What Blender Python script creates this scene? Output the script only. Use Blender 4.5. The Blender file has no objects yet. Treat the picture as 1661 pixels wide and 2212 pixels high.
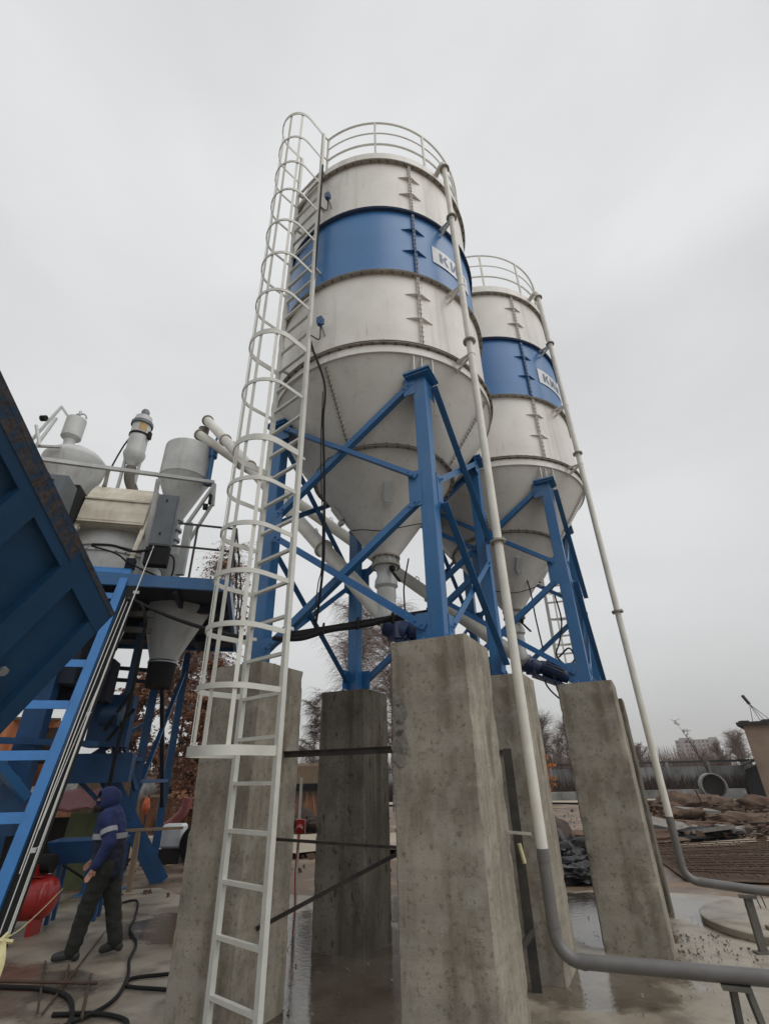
import bpy, math, random
from mathutils import Vector, Matrix, noise as mnoise
R = math.radians
random.seed(7)
sc = bpy.context.scene

# ------------------------------------------------------------------ camera
cam_d = bpy.data.cameras.new('camera')
cam = bpy.data.objects.new('camera', cam_d)
sc.collection.objects.link(cam)
sc.camera = cam
cam_d.sensor_fit = 'VERTICAL'
cam_d.sensor_height = 24.0
cam_d.lens = 24.0 * 1056.37 / 2212.0
cam_d.clip_end = 3000
cam_d.clip_start = 0.05
up = Vector((784.58 - 830.5, 1106 + 853.52, -1056.37)).normalized()
fw = Vector((0, 0, -1))
fh = (fw - up * fw.dot(up)).normalized()
rt = fh.cross(up)
M = Matrix((rt, fh, up)).to_4x4()          # camera axes expressed in the world
M.translation = Vector((0, 0, 1.75))
cam.matrix_world = M

# ------------------------------------------------------------------ light
SUN_EL, SUN_AZ = R(48), R(125)              # azimuth clockwise from +Y
w = bpy.data.worlds.new("World"); sc.world = w; w.use_nodes = True
nt = w.node_tree; nt.nodes.clear()
def N(t, **kw):
    n = nt.nodes.new(t)
    for k, v in kw.items(): setattr(n, k, v)
    return n
out = N('ShaderNodeOutputWorld'); bg = N('ShaderNodeBackground')
sky = N('ShaderNodeTexSky', sky_type='NISHITA'); sky.sun_disc = False
sky.sun_elevation = SUN_EL; sky.sun_rotation = SUN_AZ
tc = N('ShaderNodeTexCoord'); mp = N('ShaderNodeMapping'); mp.inputs['Scale'].default_value = (1.0, 1.0, 2.6)
nz = N('ShaderNodeTexNoise'); nz.inputs['Scale'].default_value = 1.5; nz.inputs['Detail'].default_value = 5; nz.inputs['Roughness'].default_value = 0.42
nz.inputs['Distortion'].default_value = 0.25
cr = N('ShaderNodeValToRGB')
cr.color_ramp.elements[0].position = 0.33; cr.color_ramp.elements[0].color = (0.63, 0.637, 0.636, 1)
cr.color_ramp.elements[1].position = 0.66; cr.color_ramp.elements[1].color = (0.785, 0.793, 0.792, 1)
sx = N('ShaderNodeSeparateXYZ')
mr = N('ShaderNodeMapRange'); mr.inputs['From Min'].default_value = 0.0; mr.inputs['From Max'].default_value = 0.75
mr.inputs['To Min'].default_value = 0.0; mr.inputs['To Max'].default_value = 1.0
hz = N('ShaderNodeValToRGB')
hz.color_ramp.elements[0].color = (0.70, 0.685, 0.675, 1); hz.color_ramp.elements[1].color = (1, 1, 1, 1)
e = hz.color_ramp.elements.new(0.35); e.color = (0.90, 0.893, 0.888, 1)
mul = N('ShaderNodeMixRGB', blend_type='MULTIPLY'); mul.inputs['Fac'].default_value = 1
scl = N('ShaderNodeMixRGB', blend_type='MULTIPLY'); scl.inputs['Fac'].default_value = 1; scl.inputs['Color2'].default_value = (10, 10, 10, 1)
mix = N('ShaderNodeMixRGB'); mix.inputs['Fac'].default_value = 0.93
L = nt.links.new
L(tc.outputs['Generated'], mp.inputs['Vector']); L(mp.outputs['Vector'], nz.inputs['Vector'])
L(nz.outputs['Fac'], cr.inputs['Fac']); L(tc.outputs['Generated'], sx.inputs[0]); L(sx.outputs['Z'], mr.inputs['Value'])
L(mr.outputs[0], hz.inputs['Fac']); L(cr.outputs['Color'], mul.inputs['Color1']); L(hz.outputs['Color'], mul.inputs['Color2'])
L(mul.outputs['Color'], scl.inputs['Color1'])
L(sky.outputs['Color'], mix.inputs['Color1']); L(scl.outputs['Color'], mix.inputs['Color2'])
L(mix.outputs['Color'], bg.inputs['Color']); bg.inputs['Strength'].default_value = 0.10
L(bg.outputs[0], out.inputs['Surface'])

sun_d = bpy.data.lights.new('sun', 'SUN'); sun_d.energy = 1.35; sun_d.angle = R(60); sun_d.color = (1.0, 0.97, 0.93)
sun = bpy.data.objects.new('sun', sun_d); sc.collection.objects.link(sun)
sdir = Vector((math.sin(SUN_AZ) * math.cos(SUN_EL), math.cos(SUN_AZ) * math.cos(SUN_EL), math.sin(SUN_EL)))
sun.rotation_euler = sdir.to_track_quat('Z', 'Y').to_euler()
sc.view_settings.view_transform = 'Standard'; sc.view_settings.look = 'None'
sc.view_settings.gamma = 1.0; sc.view_settings.exposure = 0.12

# ------------------------------------------------------------------ materials
def mat(name, c, rough=0.5, metal=0.0, c2=None, scale=3.0, lo=0.35, hi=0.7, stretch=(1, 1, 1), c3=None, s3=20.0, f3=(0.6, 0.75),
        bump=0.0, bscale=30.0, streak=None, spec=0.5, rough2=None, coat=0.0, amt3=1.0, wobble=0.0, extra=()):
    m = bpy.data.materials.new(name); m.use_nodes = True
    t = m.node_tree; ns = t.nodes; p = ns['Principled BSDF']; l = t.links.new
    p.inputs['Roughness'].default_value = rough; p.inputs['Metallic'].default_value = metal
    p.inputs['Specular IOR Level'].default_value = spec; p.inputs['Coat Weight'].default_value = coat
    tcn = ns.new('ShaderNodeTexCoord'); col = None
    def noise(sc_, det=6, st=(1, 1, 1), rg=0.55):
        mpn = ns.new('ShaderNodeMapping'); mpn.inputs['Scale'].default_value = st
        n = ns.new('ShaderNodeTexNoise'); n.inputs['Scale'].default_value = sc_; n.inputs['Detail'].default_value = det
        n.inputs['Roughness'].default_value = rg
        l(tcn.outputs['Object'], mpn.inputs[0]); l(mpn.outputs[0], n.inputs['Vector']); return n
    def ramp(n, a, b, ca=(0, 0, 0, 1), cb=(1, 1, 1, 1)):
        r = ns.new('ShaderNodeValToRGB'); r.color_ramp.elements[0].position = a; r.color_ramp.elements[1].position = b
        r.color_ramp.elements[0].color = ca; r.color_ramp.elements[1].color = cb
        l(n.outputs['Fac'], r.inputs['Fac']); return r
    base = ns.new('ShaderNodeRGB'); base.outputs[0].default_value = (*c, 1); col = base.outputs[0]
    fac = None
    if c2:
        r = ramp(noise(scale, 7, stretch), lo, hi)
        mx = ns.new('ShaderNodeMixRGB'); mx.inputs['Color2'].default_value = (*c2, 1)
        l(r.outputs[0], mx.inputs['Fac']); l(col, mx.inputs['Color1']); col = mx.outputs[0]; fac = r.outputs[0]
    if streak:
        r = ramp(noise(2.2, 6, (2.6, 2.6, 0.16), 0.6), streak[3], streak[4])
        mx = ns.new('ShaderNodeMixRGB'); mx.inputs['Color2'].default_value = (*streak[:3], 1)
        mm = ns.new('ShaderNodeMath'); mm.operation = 'MULTIPLY'; mm.inputs[1].default_value = streak[5]
        l(r.outputs[0], mm.inputs[0]); l(mm.outputs[0], mx.inputs['Fac']); l(col, mx.inputs['Color1']); col = mx.outputs[0]
    if c3:
        r = ramp(noise(s3, 5), f3[0], f3[1])
        mx = ns.new('ShaderNodeMixRGB'); mx.inputs['Color2'].default_value = (*c3, 1)
        mm = ns.new('ShaderNodeMath'); mm.operation = 'MULTIPLY'; mm.inputs[1].default_value = amt3
        l(r.outputs[0], mm.inputs[0]); l(mm.outputs[0], mx.inputs['Fac']); l(col, mx.inputs['Color1']); col = mx.outputs[0]
    for (ce, se, lo_e, hi_e, am_e, st_e) in extra:
        r = ramp(noise(se, 6, st_e, 0.6), lo_e, hi_e)
        mx = ns.new('ShaderNodeMixRGB'); mx.inputs['Color2'].default_value = (*ce, 1)
        mm = ns.new('ShaderNodeMath'); mm.operation = 'MULTIPLY'; mm.inputs[1].default_value = am_e
        l(r.outputs[0], mm.inputs[0]); l(mm.outputs[0], mx.inputs['Fac']); l(col, mx.inputs['Color1']); col = mx.outputs[0]
    l(col, p.inputs['Base Color'])
    if rough2 is not None and fac is not None:
        mrn = ns.new('ShaderNodeMapRange'); mrn.inputs['To Min'].default_value = rough; mrn.inputs['To Max'].default_value = rough2
        l(fac, mrn.inputs['Value']); l(mrn.outputs[0], p.inputs['Roughness'])
    h = None
    if bump > 0:
        b = ns.new('ShaderNodeBump'); b.inputs['Strength'].default_value = bump; b.inputs['Distance'].default_value = 0.02
        l(noise(bscale, 8).outputs['Fac'], b.inputs['Height']); h = b
    if wobble > 0:
        b2 = ns.new('ShaderNodeBump'); b2.inputs['Strength'].default_value = wobble; b2.inputs['Distance'].default_value = 0.03
        l(noise(1.6, 2).outputs['Fac'], b2.inputs['Height'])
        if h: l(h.outputs[0], b2.inputs['Normal'])
        h = b2
    if h: l(h.outputs[0], p.inputs['Normal'])
    return m

WHITE = mat('white_paint', (0.73, 0.715, 0.675), 0.45, c2=(0.62, 0.60, 0.56), scale=1.7, lo=0.42, hi=0.75, streak=(0.40, 0.37, 0.32, 0.55, 0.72, 0.55), c3=(0.30, 0.26, 0.21), s3=26, f3=(0.66, 0.72), amt3=0.5, wobble=0.22, extra=[((0.33, 0.22, 0.13), 7, .655, .70, .35, (3, 3, .25))])
CONEW = mat('cone_paint', (0.60, 0.595, 0.565), 0.55, c2=(0.48, 0.47, 0.44), scale=1.6, lo=0.35, hi=0.72, c3=(0.32, 0.29, 0.24), s3=14, f3=(0.60, 0.74), amt3=0.5, wobble=0.15, extra=[((0.38, 0.35, 0.30), 3.0, .52, .66, .4, (1, 1, .35))])
LADW = mat('ladder_white', (0.60, 0.605, 0.56), 0.5, c2=(0.50, 0.495, 0.45), scale=5, lo=0.45, hi=0.75, c3=(0.22, 0.18, 0.14), s3=35, f3=(0.70, 0.76), amt3=0.7)
PIPEW = mat('pipe_white', (0.66, 0.65, 0.59), 0.42, c2=(0.53, 0.51, 0.45), scale=4, lo=0.4, hi=0.75, c3=(0.2, 0.15, 0.1), s3=30, f3=(0.70, 0.74), amt3=0.8)
FLANGE = mat('flange_steel', (0.27, 0.25, 0.215), 0.7, c2=(0.38, 0.36, 0.32), scale=9, lo=0.45, hi=0.68, c3=(0.16, 0.13, 0.10), s3=30, f3=(0.55, 0.7), amt3=.6)
BOLTD = mat('bolt_dark', (0.09, 0.08, 0.07), 0.6, 0.3)
BLUE = mat('blue_paint', (0.019, 0.13, 0.325), 0.36, c2=(0.016, 0.11, 0.28), scale=2.5, lo=0.4, hi=0.7, c3=(0.08, 0.17, 0.32), s3=22, f3=(0.68, 0.78), amt3=0.5, spec=0.6, extra=[((0.14, 0.19, 0.25), 3.0, .54, .70, .25, (1, 1, .5)), ((0.07, 0.045, 0.03), 22, .645, .67, .8, (1, 1, 1)), ((0.30, 0.32, 0.32), 30, .66, .69, .5, (1, 1, .6))])
BAND = mat('blue_band', (0.042, 0.175, 0.42), 0.38, c2=(0.036, 0.15, 0.36), scale=1.8, lo=0.35, hi=0.7, spec=0.5, wobble=0.2, extra=[((0.13, 0.2, 0.3), 2.4, .58, .72, .25, (1, 1, .3)), ((0.35, 0.38, 0.42), 8, .70, .72, .5, (1, 1, .4))])
BLUEF = mat('blue_flange', (0.010, 0.04, 0.12), 0.6, c2=(0.03, 0.05, 0.09), scale=12)
LBLUE = mat('lit_blue_paint', (0.035, 0.20, 0.52), 0.42, c2=(0.03, 0.16, 0.42), scale=3, lo=0.4, hi=0.72, c3=(0.14, 0.22, 0.3), s3=26, f3=(0.68, 0.75), amt3=0.5)  # the blue paint with light from above lifted into its colour
DBLUE = mat('hopper_blue', (0.010, 0.062, 0.15), 0.5, c2=(0.007, 0.038, 0.09), scale=1.4, lo=0.35, hi=0.7, c3=(0.05, 0.06, 0.07), s3=9, f3=(0.62, 0.78), amt3=0.7, bump=0.08, bscale=12)
RUSTE = mat('scraped_edge', (0.015, 0.05, 0.105), 0.8, c2=(0.075, 0.065, 0.06), scale=6, lo=0.4, hi=0.62, stretch=(3, 3, 0.6), c3=(0.05, 0.03, 0.02), s3=30, f3=(0.5, 0.65), bump=0.6, bscale=18)
CONC = mat('pillar_concrete', (0.375, 0.34, 0.28), 0.88, c2=(0.245, 0.225, 0.19), scale=2.2, lo=0.36, hi=0.66, streak=(0.13, 0.105, 0.07, 0.46, 0.66, 0.6), c3=(0.10, 0.09, 0.07), s3=30, f3=(0.56, 0.68), amt3=0.6, bump=0.22, bscale=90, spec=0.2, extra=[((0.37, 0.355, 0.31), 5, .52, .62, .5, (1, 1, 1)), ((0.12, 0.085, 0.055), 3.2, .55, .66, .5, (1, 1, .4)), ((0.12, 0.11, 0.09), 19, .63, .68, .5, (1, 1, .6)), ((0.17, 0.163, 0.14), 1.3, .50, .56, .2, (.2, .2, 4))])
CONCD = mat('pillar_concrete_dark', (0.19, 0.175, 0.145), 0.8, c2=(0.11, 0.10, 0.082), scale=2.0, lo=0.36, hi=0.66, streak=(0.06, 0.048, 0.034, 0.46, 0.66, 0.65), c3=(0.05, 0.045, 0.038), s3=30, f3=(0.56, 0.68), amt3=0.6, bump=0.2, bscale=90, spec=0.2, extra=[((0.06, 0.045, 0.032), 3.2, .54, .66, .5, (1, 1, .4)), ((0.04, 0.035, 0.03), 12, .60, .64, .75, (1, 1, .55))])  # darker tones of the pillar concrete
MORTAR = mat('mortar_patch', (0.23, 0.22, 0.20), 0.9, c2=(0.16, 0.15, 0.135), scale=9, bump=0.5, bscale=30, spec=0.2)
SLAB = mat('slab_concrete', (0.38, 0.34, 0.275), 0.6, c2=(0.19, 0.155, 0.115), scale=0.8, lo=0.36, hi=0.64, c3=(0.065, 0.048, 0.035), s3=2.6, f3=(0.5, 0.72), amt3=0.7, bump=0.25, bscale=14, rough2=0.25)
MUD = mat('mud', (0.185, 0.125, 0.08), 0.75, c2=(0.085, 0.052, 0.034), scale=0.6, lo=0.42, hi=0.58, stretch=(.45, 1.7, 1), c3=(0.27, 0.215, 0.155), s3=1.1, f3=(0.52, 0.66), amt3=0.8, bump=1.0, bscale=4, rough2=.4)
SAND = mat('sand_road', (0.36, 0.31, 0.245), 0.85, c2=(0.27, 0.22, 0.165), scale=0.5, bump=0.3, bscale=6)
DIRT = mat('dirt', (0.105, 0.062, 0.04), 0.9, c2=(0.05, 0.03, 0.02), scale=2.5, lo=.4, hi=.62, c3=(0.2, 0.14, 0.095), s3=5, f3=(0.55, 0.7), amt3=.7, bump=1.0, bscale=7)
PUDDLE = mat('puddle_water', (0.10, 0.085, 0.065), 0.06, c2=(0.055, 0.046, 0.036), scale=1.2, rough2=0.16, spec=0.6)
WETM = mat('wet_mud', (0.045, 0.03, 0.021), 0.35, c2=(0.075, 0.052, 0.036), scale=1.8, rough2=0.12, bump=0.25, bscale=9)
STEELD = mat('dark_steel', (0.035, 0.033, 0.032), 0.55, 0.3, c2=(0.07, 0.06, 0.05), scale=8)
RUSTY = mat('rusty_steel', (0.06, 0.04, 0.028), 0.8, 0.2, c2=(0.11, 0.06, 0.035), scale=12)
GALV = mat('galvanised', (0.42, 0.44, 0.45), 0.4, 0.5, c2=(0.3, 0.31, 0.32), scale=6)
GREYW = mat('grey_white_paint', (0.54, 0.555, 0.545), 0.5, c2=(0.42, 0.435, 0.425), scale=2.5, streak=(0.28, 0.25, 0.21, 0.53, 0.72, 0.5), c3=(0.25, 0.23, 0.2), s3=20, f3=(0.64, 0.72), amt3=0.5)
CREAM = mat('cream_paint', (0.68, 0.64, 0.54), 0.55, c2=(0.50, 0.44, 0.34), scale=2.0, lo=0.38, hi=0.66, streak=(0.32, 0.25, 0.17, 0.5, 0.75, 0.5), c3=(0.22, 0.17, 0.11), s3=14, f3=(0.62, 0.72), amt3=0.5)
GREYB = mat('cabinet_grey', (0.13, 0.15, 0.17), 0.45, c2=(0.10, 0.115, 0.13), scale=3)
GREYP = mat('grey_plastic_pipe', (0.15, 0.145, 0.14), 0.42, c2=(0.11, 0.105, 0.10), scale=5, c3=(0.2, 0.16, 0.12), s3=14, f3=(0.63, 0.74), amt3=0.6)
PIPED = mat('weathered_steel_pipe', (0.085, 0.083, 0.075), 0.6, c2=(0.12, 0.11, 0.095), scale=6)
BLACK = mat('black_rubber', (0.010, 0.010, 0.011), 0.7, c2=(0.018, 0.017, 0.016), scale=6, spec=.2)
BLACKM = mat('black_cloth', (0.01, 0.01, 0.011), 0.9)
SLEEVE = mat('grey_sleeve', (0.16, 0.14, 0.12), 0.8, c2=(0.1, 0.09, 0.075), scale=6, stretch=(4, 4, .5))
SIGNW = mat('sign_white', (0.66, 0.69, 0.72), 0.35, c2=(0.58, 0.61, 0.64), scale=5)
SIGNT = mat('sign_letters', (0.03, 0.055, 0.13), 0.4)
MOTORB = mat('motor_blue', (0.010, 0.030, 0.10), 0.4, c2=(0.008, 0.02, 0.06), scale=8)
TOWB = mat('shaded_tower_blue', (0.012, 0.075, 0.20), 0.42, c2=(0.009, 0.05, 0.13), scale=3, c3=(0.06, 0.08, 0.11), s3=20, f3=(0.66, 0.76), amt3=0.5)  # blue paint darkened for shade on the tower; sensors are plain dark blue
DKUNDER = mat('underside_shade', (0.012, 0.022, 0.045), 0.7, c2=(0.02, 0.025, 0.035), scale=3)  # near-black blue: the shade under the deck put into the colour
RED = mat('red_paint', (0.42, 0.02, 0.016), 0.35, c2=(0.30, 0.015, 0.012), scale=4, coat=0.3)
ORANGE = mat('orange_sheet', (0.62, 0.24, 0.10), 0.7, c2=(0.45, 0.15, 0.06), scale=1.5)
BRIGHTO = mat('bright_orange', (0.45, 0.10, 0.04), 0.7)
PINK = mat('faded_red_tarp', (0.22, 0.055, 0.055), 0.6, c2=(0.13, 0.035, 0.035), scale=5, bump=0.4, bscale=8)
OLIVE = mat('olive_panel', (0.10, 0.115, 0.045), 0.7, c2=(0.07, 0.08, 0.035), scale=5)
WOOD = mat('weathered_wood', (0.27, 0.20, 0.13), 0.8, c2=(0.17, 0.12, 0.08), scale=5, stretch=(4, 4, .4))
BARK = mat('birch_bark', (0.30, 0.28, 0.26), 0.9, c2=(0.05, 0.045, 0.04), scale=6, stretch=(1, 1, 3), lo=0.5, hi=0.62)
DBARK = mat('dark_bark', (0.07, 0.05, 0.042), 0.95, c2=(0.04, 0.03, 0.025), scale=8)
TWIG = mat('birch_twigs', (0.14, 0.10, 0.085), 0.95, c2=(0.21, 0.16, 0.14), scale=0.8)
LEAFR = mat('russet_leaves', (0.25, 0.105, 0.048), 0.8, c2=(0.13, 0.06, 0.035), scale=0.7, lo=0.35, hi=0.65)
LEAFO = mat('orange_leaves', (0.55, 0.20, 0.04), 0.8, c2=(0.4, 0.13, 0.03), scale=2)
WEED = mat('dry_weeds', (0.055, 0.036, 0.027), 0.95, c2=(0.03, 0.021, 0.016), scale=1.5)
WALLC = mat('fence_concrete', (0.26, 0.265, 0.265), 0.9, c2=(0.12, 0.12, 0.115), scale=0.6, lo=0.42, hi=0.6, streak=(0.08, 0.07, 0.06, 0.52, 0.7, 0.7), bump=0.2, bscale=5)
FENCED = mat('fence_rail', (0.045, 0.045, 0.05), 0.8)
PANEL = mat('far_panel', (0.36, 0.30, 0.29), 0.8, c2=(0.28, 0.24, 0.235), scale=0.06)
GLASSF = mat('far_glass', (0.06, 0.07, 0.085), 0.2)
NAVY = mat('navy_jacket', (0.018, 0.030, 0.12), 0.85, c2=(0.012, 0.018, 0.08), scale=5, lo=0.4, hi=0.65, bump=0.6, bscale=9)
NAVYD = mat('dark_navy', (0.008, 0.011, 0.028), 0.85, c2=(0.013, 0.016, 0.035), scale=5, bump=0.5, bscale=9)
TROUS = mat('dark_trousers', (0.024, 0.026, 0.021), 0.9, c2=(0.014, 0.015, 0.013), scale=5, bump=0.6, bscale=9)
REFL = mat('reflective_tape', (0.32, 0.33, 0.36), 0.4)
SKIN = mat('skin', (0.40, 0.21, 0.15), 0.55)
BOOT = mat('boots', (0.03, 0.032, 0.03), 0.6)
YELT = mat('yellow_tape', (0.55, 0.50, 0.27), 0.6, c2=(0.42, 0.37, 0.2), scale=12)
CABLES = mat('bright_wire', (0.68, 0.67, 0.63), 0.35, 0.4)
BRICKT = mat('tan_brick', (0.29, 0.215, 0.16), 0.9, c2=(0.22, 0.16, 0.12), scale=1.2, bump=0.2, bscale=8)
ROOFD = mat('dark_roof', (0.03, 0.026, 0.024), 0.9)
LABELY = mat('yellow_label', (0.42, 0.32, 0.16), 0.6, c2=(0.4, 0.22, 0.06), scale=20)
BAG = mat('dark_sack', (0.018, 0.018, 0.021), 0.5, c2=(0.05, 0.05, 0.056), scale=3, bump=0.5, bscale=7)
BLUEB = mat('blue_gloves', (0.05, 0.07, 0.16), 0.8)

# ------------------------------------------------------------------ mesh helpers
class MB:
    def __init__(s): s.v = []; s.f = []; s.mi = []; s.cur = 0
    def add(s, vs, fs):
        o = len(s.v); s.v += [tuple(v) for v in vs]; s.f += [tuple(i + o for i in f) for f in fs]; s.mi += [s.cur] * len(fs); return s
    def hexa(s, p):   # 8 points: bottom 4 ccw, top 4 ccw
        return s.add(p, [(3, 2, 1, 0), (4, 5, 6, 7), (0, 1, 5, 4), (1, 2, 6, 5), (2, 3, 7, 6), (3, 0, 4, 7)])
    def box(s, c, d, rz=0.0):
        cx, cy, cz = c; a, b, h = d[0] / 2, d[1] / 2, d[2] / 2; co, si = math.cos(rz), math.sin(rz)
        P = []
        for z in (-h, h):
            for x, y in ((-a, -b), (a, -b), (a, b), (-a, b)): P.append((cx + x * co - y * si, cy + x * si + y * co, cz + z))
        return s.hexa(P)
    def bar(s, p, q, w_, h_=None, upv=(0, 0, 1)):
        p = Vector(p); q = Vector(q); d = (q - p).normalized(); u_ = Vector(upv)
        if abs(d.dot(u_)) > 0.98: u_ = Vector((0, 1, 0))
        sd = d.cross(u_).normalized(); uu = sd.cross(d).normalized(); h_ = w_ if h_ is None else h_
        a = sd * w_ / 2; b = uu * h_ / 2
        return s.hexa([p - a - b, p + a - b, q + a - b, q - a - b, p - a + b, p + a + b, q + a + b, q - a + b])
    def angle(s, p, q, w_, n, t=0.008):   # L-section: leg along the plane normal n and leg in plane
        p = Vector(p); q = Vector(q); d = (q - p).normalized(); n = Vector(n); n = (n - d * n.dot(d)).normalized(); sd = d.cross(n)
        s.bar(p + n * 0.0, q + n * 0.0, w_, t, n)
        s.bar(p + sd * (w_ / 2 - t / 2) + n * (w_ / 2 - 0.001), q + sd * (w_ / 2 - t / 2) + n * (w_ / 2 - 0.001), t, w_, n)
        return s
    def channel(s, p, q, w_, dpt, n, t=0.01):  # C-section, web facing n
        p = Vector(p); q = Vector(q); d = (q - p).normalized(); n = Vector(n); n = (n - d * n.dot(d)).normalized(); sd = d.cross(n)
        s.bar(p, q, w_, t, n)
        for k in (-1, 1):
            o = sd * k * (w_ / 2 - t / 2) - n * (dpt / 2 + t / 2); s.bar(p + o, q + o, t, dpt, n)
        return s
    def tube(s, pts, r, n=8, cap=True):
        pts = [Vector(p) for p in pts]; rr = r if isinstance(r, (list, tuple)) else [r] * len(pts); rings = []; prev = None
        for i, p in enumerate(pts):
            d = (pts[min(i + 1, len(pts) - 1)] - pts[max(i - 1, 0)])
            d = d.normalized() if d.length > 1e-9 else Vector((0, 0, 1))
            if prev is None:
                a = d.cross(Vector((0, 0, 1)) if abs(d.z) < 0.95 else Vector((0, 1, 0))).normalized()
            else:
                a = prev - d * prev.dot(d); a = a.normalized() if a.length > 1e-6 else d.orthogonal().normalized()
            prev = a; b = d.cross(a)
            rings.append([p + (a * math.cos(2 * math.pi * k / n) + b * math.sin(2 * math.pi * k / n)) * rr[i] for k in range(n)])
        vs = [v for r_ in rings for v in r_]; fs = []
        for i in range(len(pts) - 1):
            for k in range(n): fs.append((i * n + k, i * n + (k + 1) % n, (i + 1) * n + (k + 1) % n, (i + 1) * n + k))
        if cap: fs.append(tuple(range(n - 1, -1, -1))); fs.append(tuple((len(pts) - 1) * n + k for k in range(n)))
        return s.add(vs, fs)
    def lathe(s, prof, c=(0, 0, 0), n=64, axis=None, a0=0.0, a1=2 * math.pi):
        c = Vector(c); full = abs(a1 - a0 - 2 * math.pi) < 1e-6; m = n if full else n + 1
        if axis is None: X, Y, Zx = Vector((1, 0, 0)), Vector((0, 1, 0)), Vector((0, 0, 1))
        else:
            Zx = Vector(axis).normalized(); X = Zx.orthogonal().normalized(); Y = Zx.cross(X)
        vs = []
        for (r_, z_) in prof:
            for k in range(m):
                t = a0 + (a1 - a0) * k / n; vs.append(c + X * (r_ * math.cos(t)) + Y * (r_ * math.sin(t)) + Zx * z_)
        fs = []
        for i in range(len(prof) - 1):
            for k in range(n):
                k2 = (k + 1) % m; fs.append((i * m + k, i * m + k2, (i + 1) * m + k2, (i + 1) * m + k))
        return s.add(vs, fs)
    def disc(s, r_, z_, c=(0, 0, 0), n=64, upf=True):
        c = Vector(c); vs = [c + Vector((r_ * math.cos(2 * math.pi * k / n), r_ * math.sin(2 * math.pi * k / n), z_)) for k in range(n)]
        return s.add(vs, [tuple(range(n)) if upf else tuple(range(n - 1, -1, -1))])
    def build(s, name, m, parent=None, smooth=None, world=False):
        me = bpy.data.meshes.new(name); vs = s.v
        if world and parent is not None:
            r_ = parent
            while r_.parent is not None: r_ = r_.parent
            L0 = r_.location; rz = r_.rotation_euler.z; co, si = math.cos(-rz), math.sin(-rz)
            vs = []
            for x, y, z in s.v:
                x -= L0.x; y -= L0.y; z -= L0.z; vs.append((x * co - y * si, x * si + y * co, z))
        me.from_pydata(vs, [], s.f); me.update()
        ms = m if isinstance(m, (list, tuple)) else [m]
        for q in ms: me.materials.append(q)
        if len(ms) > 1: me.polygons.foreach_set('material_index', s.mi)
        o = bpy.data.objects.new(name, me); sc.collection.objects.link(o)
        if parent is not None: o.parent = parent
        if smooth is not None:
            me.polygons.foreach_set('use_smooth', [True] * len(me.polygons))
            try: me.set_sharp_from_angle(angle=R(smooth))
            except Exception: pass
        return o

def thing(name, label, cat, loc=(0, 0, 0), rz=0.0, group=None):
    o = bpy.data.objects.new(name, None); sc.collection.objects.link(o); o.empty_display_size = 0.2
    o.location = loc; o.rotation_euler = (0, 0, rz); o['label'] = label; o['category'] = cat
    if group: o['group'] = group
    return o
def tag(o, label, cat, group=None, kind=None):
    o['label'] = label; o['category'] = cat
    if group: o['group'] = group
    if kind: o['kind'] = kind
    return o
def structure(o): o['kind'] = 'structure'; return o
def spline(pts, n=8):
    pts = [Vector(p) for p in pts]; P = [pts[0] * 2 - pts[1]] + pts + [pts[-1] * 2 - pts[-2]]; o = []
    for i in range(1, len(P) - 2):
        for k in range(n):
            t = k / n; a, b, c, d = P[i - 1], P[i], P[i + 1], P[i + 2]
            o.append(0.5 * ((2 * b) + (c - a) * t + (2 * a - 5 * b + 4 * c - d) * t * t + (3 * b - a - 3 * c + d) * t ** 3))
    o.append(pts[-1]); return o
def at(azd, t, D):   # compass bearing (deg), tangent of elevation, ground distance -> point
    a = R(azd); return Vector((D * math.sin(a), D * math.cos(a), 1.75 + t * D))
def pol(r_, deg, z): return Vector((r_ * math.cos(R(deg)), r_ * math.sin(R(deg)), z))

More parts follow.
